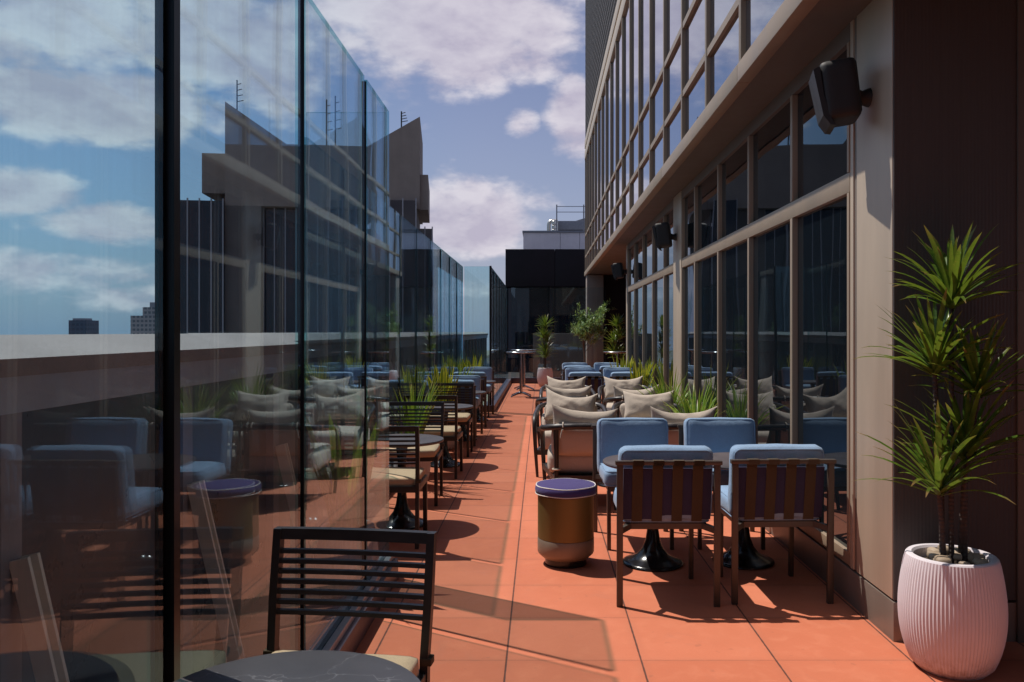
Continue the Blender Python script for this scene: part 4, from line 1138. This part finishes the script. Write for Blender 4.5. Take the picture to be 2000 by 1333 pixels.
for px, py, rx, ry, s in blobs:
    v = Vector(((px - CX) / F, 1, (CY - py) / F)); L = v.length; v.normalize()
    df = t.vmath('SUBTRACT', d, tuple(v))
    q = t.vmath('MULTIPLY', df, (F / rx * L, F / rx * L, F / ry * L))
    g = t.maprange(t.vmath('LENGTH', q, out='Value'), 0.2, 1.35, s, 0.0, True)
    cov = g if cov is None else t.math('MAXIMUM', cov, g)
sp = t.node('ShaderNodeSeparateXYZ'); t.put(sp.inputs[0], d)
# clouds elsewhere in the sky (seen in reflections)
big = t.noise(t.scale(d, (1, 1, 1.6)), 2.6, 2, 0.5)
side_ = t.maprange(sp.outputs[1], 0.25, 0.55, 1, 0)
cov = t.math('MAXIMUM', cov, t.math('MULTIPLY', side_, t.maprange(big, 0.46, 0.64, 0, 0.8)))
nv = t.scale(d, (1.0, 1.0, 2.0))
def cloudn(vec):
    a_ = t.noise(vec, 6.0, 12, 0.57)
    vo = t.node('ShaderNodeTexVoronoi', feature='F1'); vo.inputs['Scale'].default_value = 17; vo.inputs['Detail'].default_value = 3
    t.put(vo.inputs['Vector'], t.vmath('ADD', vec, t.scale(t.noise(vec, 14, 4, 0.6, color=True), (0.05, 0.05, 0.05))))
    return t.math('ADD', t.math('MULTIPLY', a_, 1.0), t.math('MULTIPLY', t.math('SUBTRACT', 0.45, vo.outputs['Distance']), 0.13))
n1 = cloudn(nv); n2 = cloudn(t.vmath('ADD', nv, (0.010, -0.006, -0.030)))
dens = t.math('ADD', t.math('MULTIPLY', t.math('SUBTRACT', n1, 0.52), 2.3), t.math('SUBTRACT', t.math('MULTIPLY', cov, 1.10), 0.15))
alpha = t.maprange(dens, -0.06, 0.48, 0, 1, True)
shade = t.maprange(t.math('SUBTRACT', n1, n2), -0.09, 0.12, 0, 1)
thick = t.maprange(dens, 0.25, 0.9, 0, 1)
ccol = t.mix(shade, (4.9, 4.5, 5.5), (7.4, 7.0, 7.5))
ccol = t.mix(t.math('MULTIPLY', thick, 0.45), ccol, (4.5, 4.0, 5.2))
skyc = t.mix(1.0, sky.outputs[0], (0.90, 0.77, 0.83), 'MULTIPLY')
hz = t.maprange(sp.outputs[2], 0.0, 0.30, 0.75, 0.0)
skyc = t.mix(hz, skyc, (3.0, 3.5, 5.0))
lft = t.maprange(sp.outputs[0], -0.05, -0.42, 0, 1, True)
skyc = t.mix(t.math('MULTIPLY', lft, 0.85), skyc, t.mix(1.0, skyc, (0.52, 0.86, 0.93), 'MULTIPLY'))
ccol = t.mix(t.math('MULTIPLY', lft, 0.85), ccol, t.mix(1.0, ccol, (0.74, 0.92, 0.93), 'MULTIPLY'))
c = t.mix(t.math('MULTIPLY', alpha, 0.90), skyc, ccol)
t.put(bg.inputs[0], c); bg.inputs[1].default_value = 0.10

sc.view_settings.view_transform = 'Standard'; sc.view_settings.look = 'None'; sc.view_settings.exposure = 0.10; sc.view_settings.gamma = 1.0
sc.render.engine = 'CYCLES'
cy = sc.cycles
cy.max_bounces = 10; cy.transparent_max_bounces = 32; cy.glossy_bounces = 6; cy.diffuse_bounces = 3; cy.transmission_bounces = 4
cy.caustics_reflective = False; cy.caustics_refractive = False; cy.sample_clamp_indirect = 6.0
cy.use_denoising = True
for o in bpy.data.objects:
    if 'abs' in o: del o['abs']
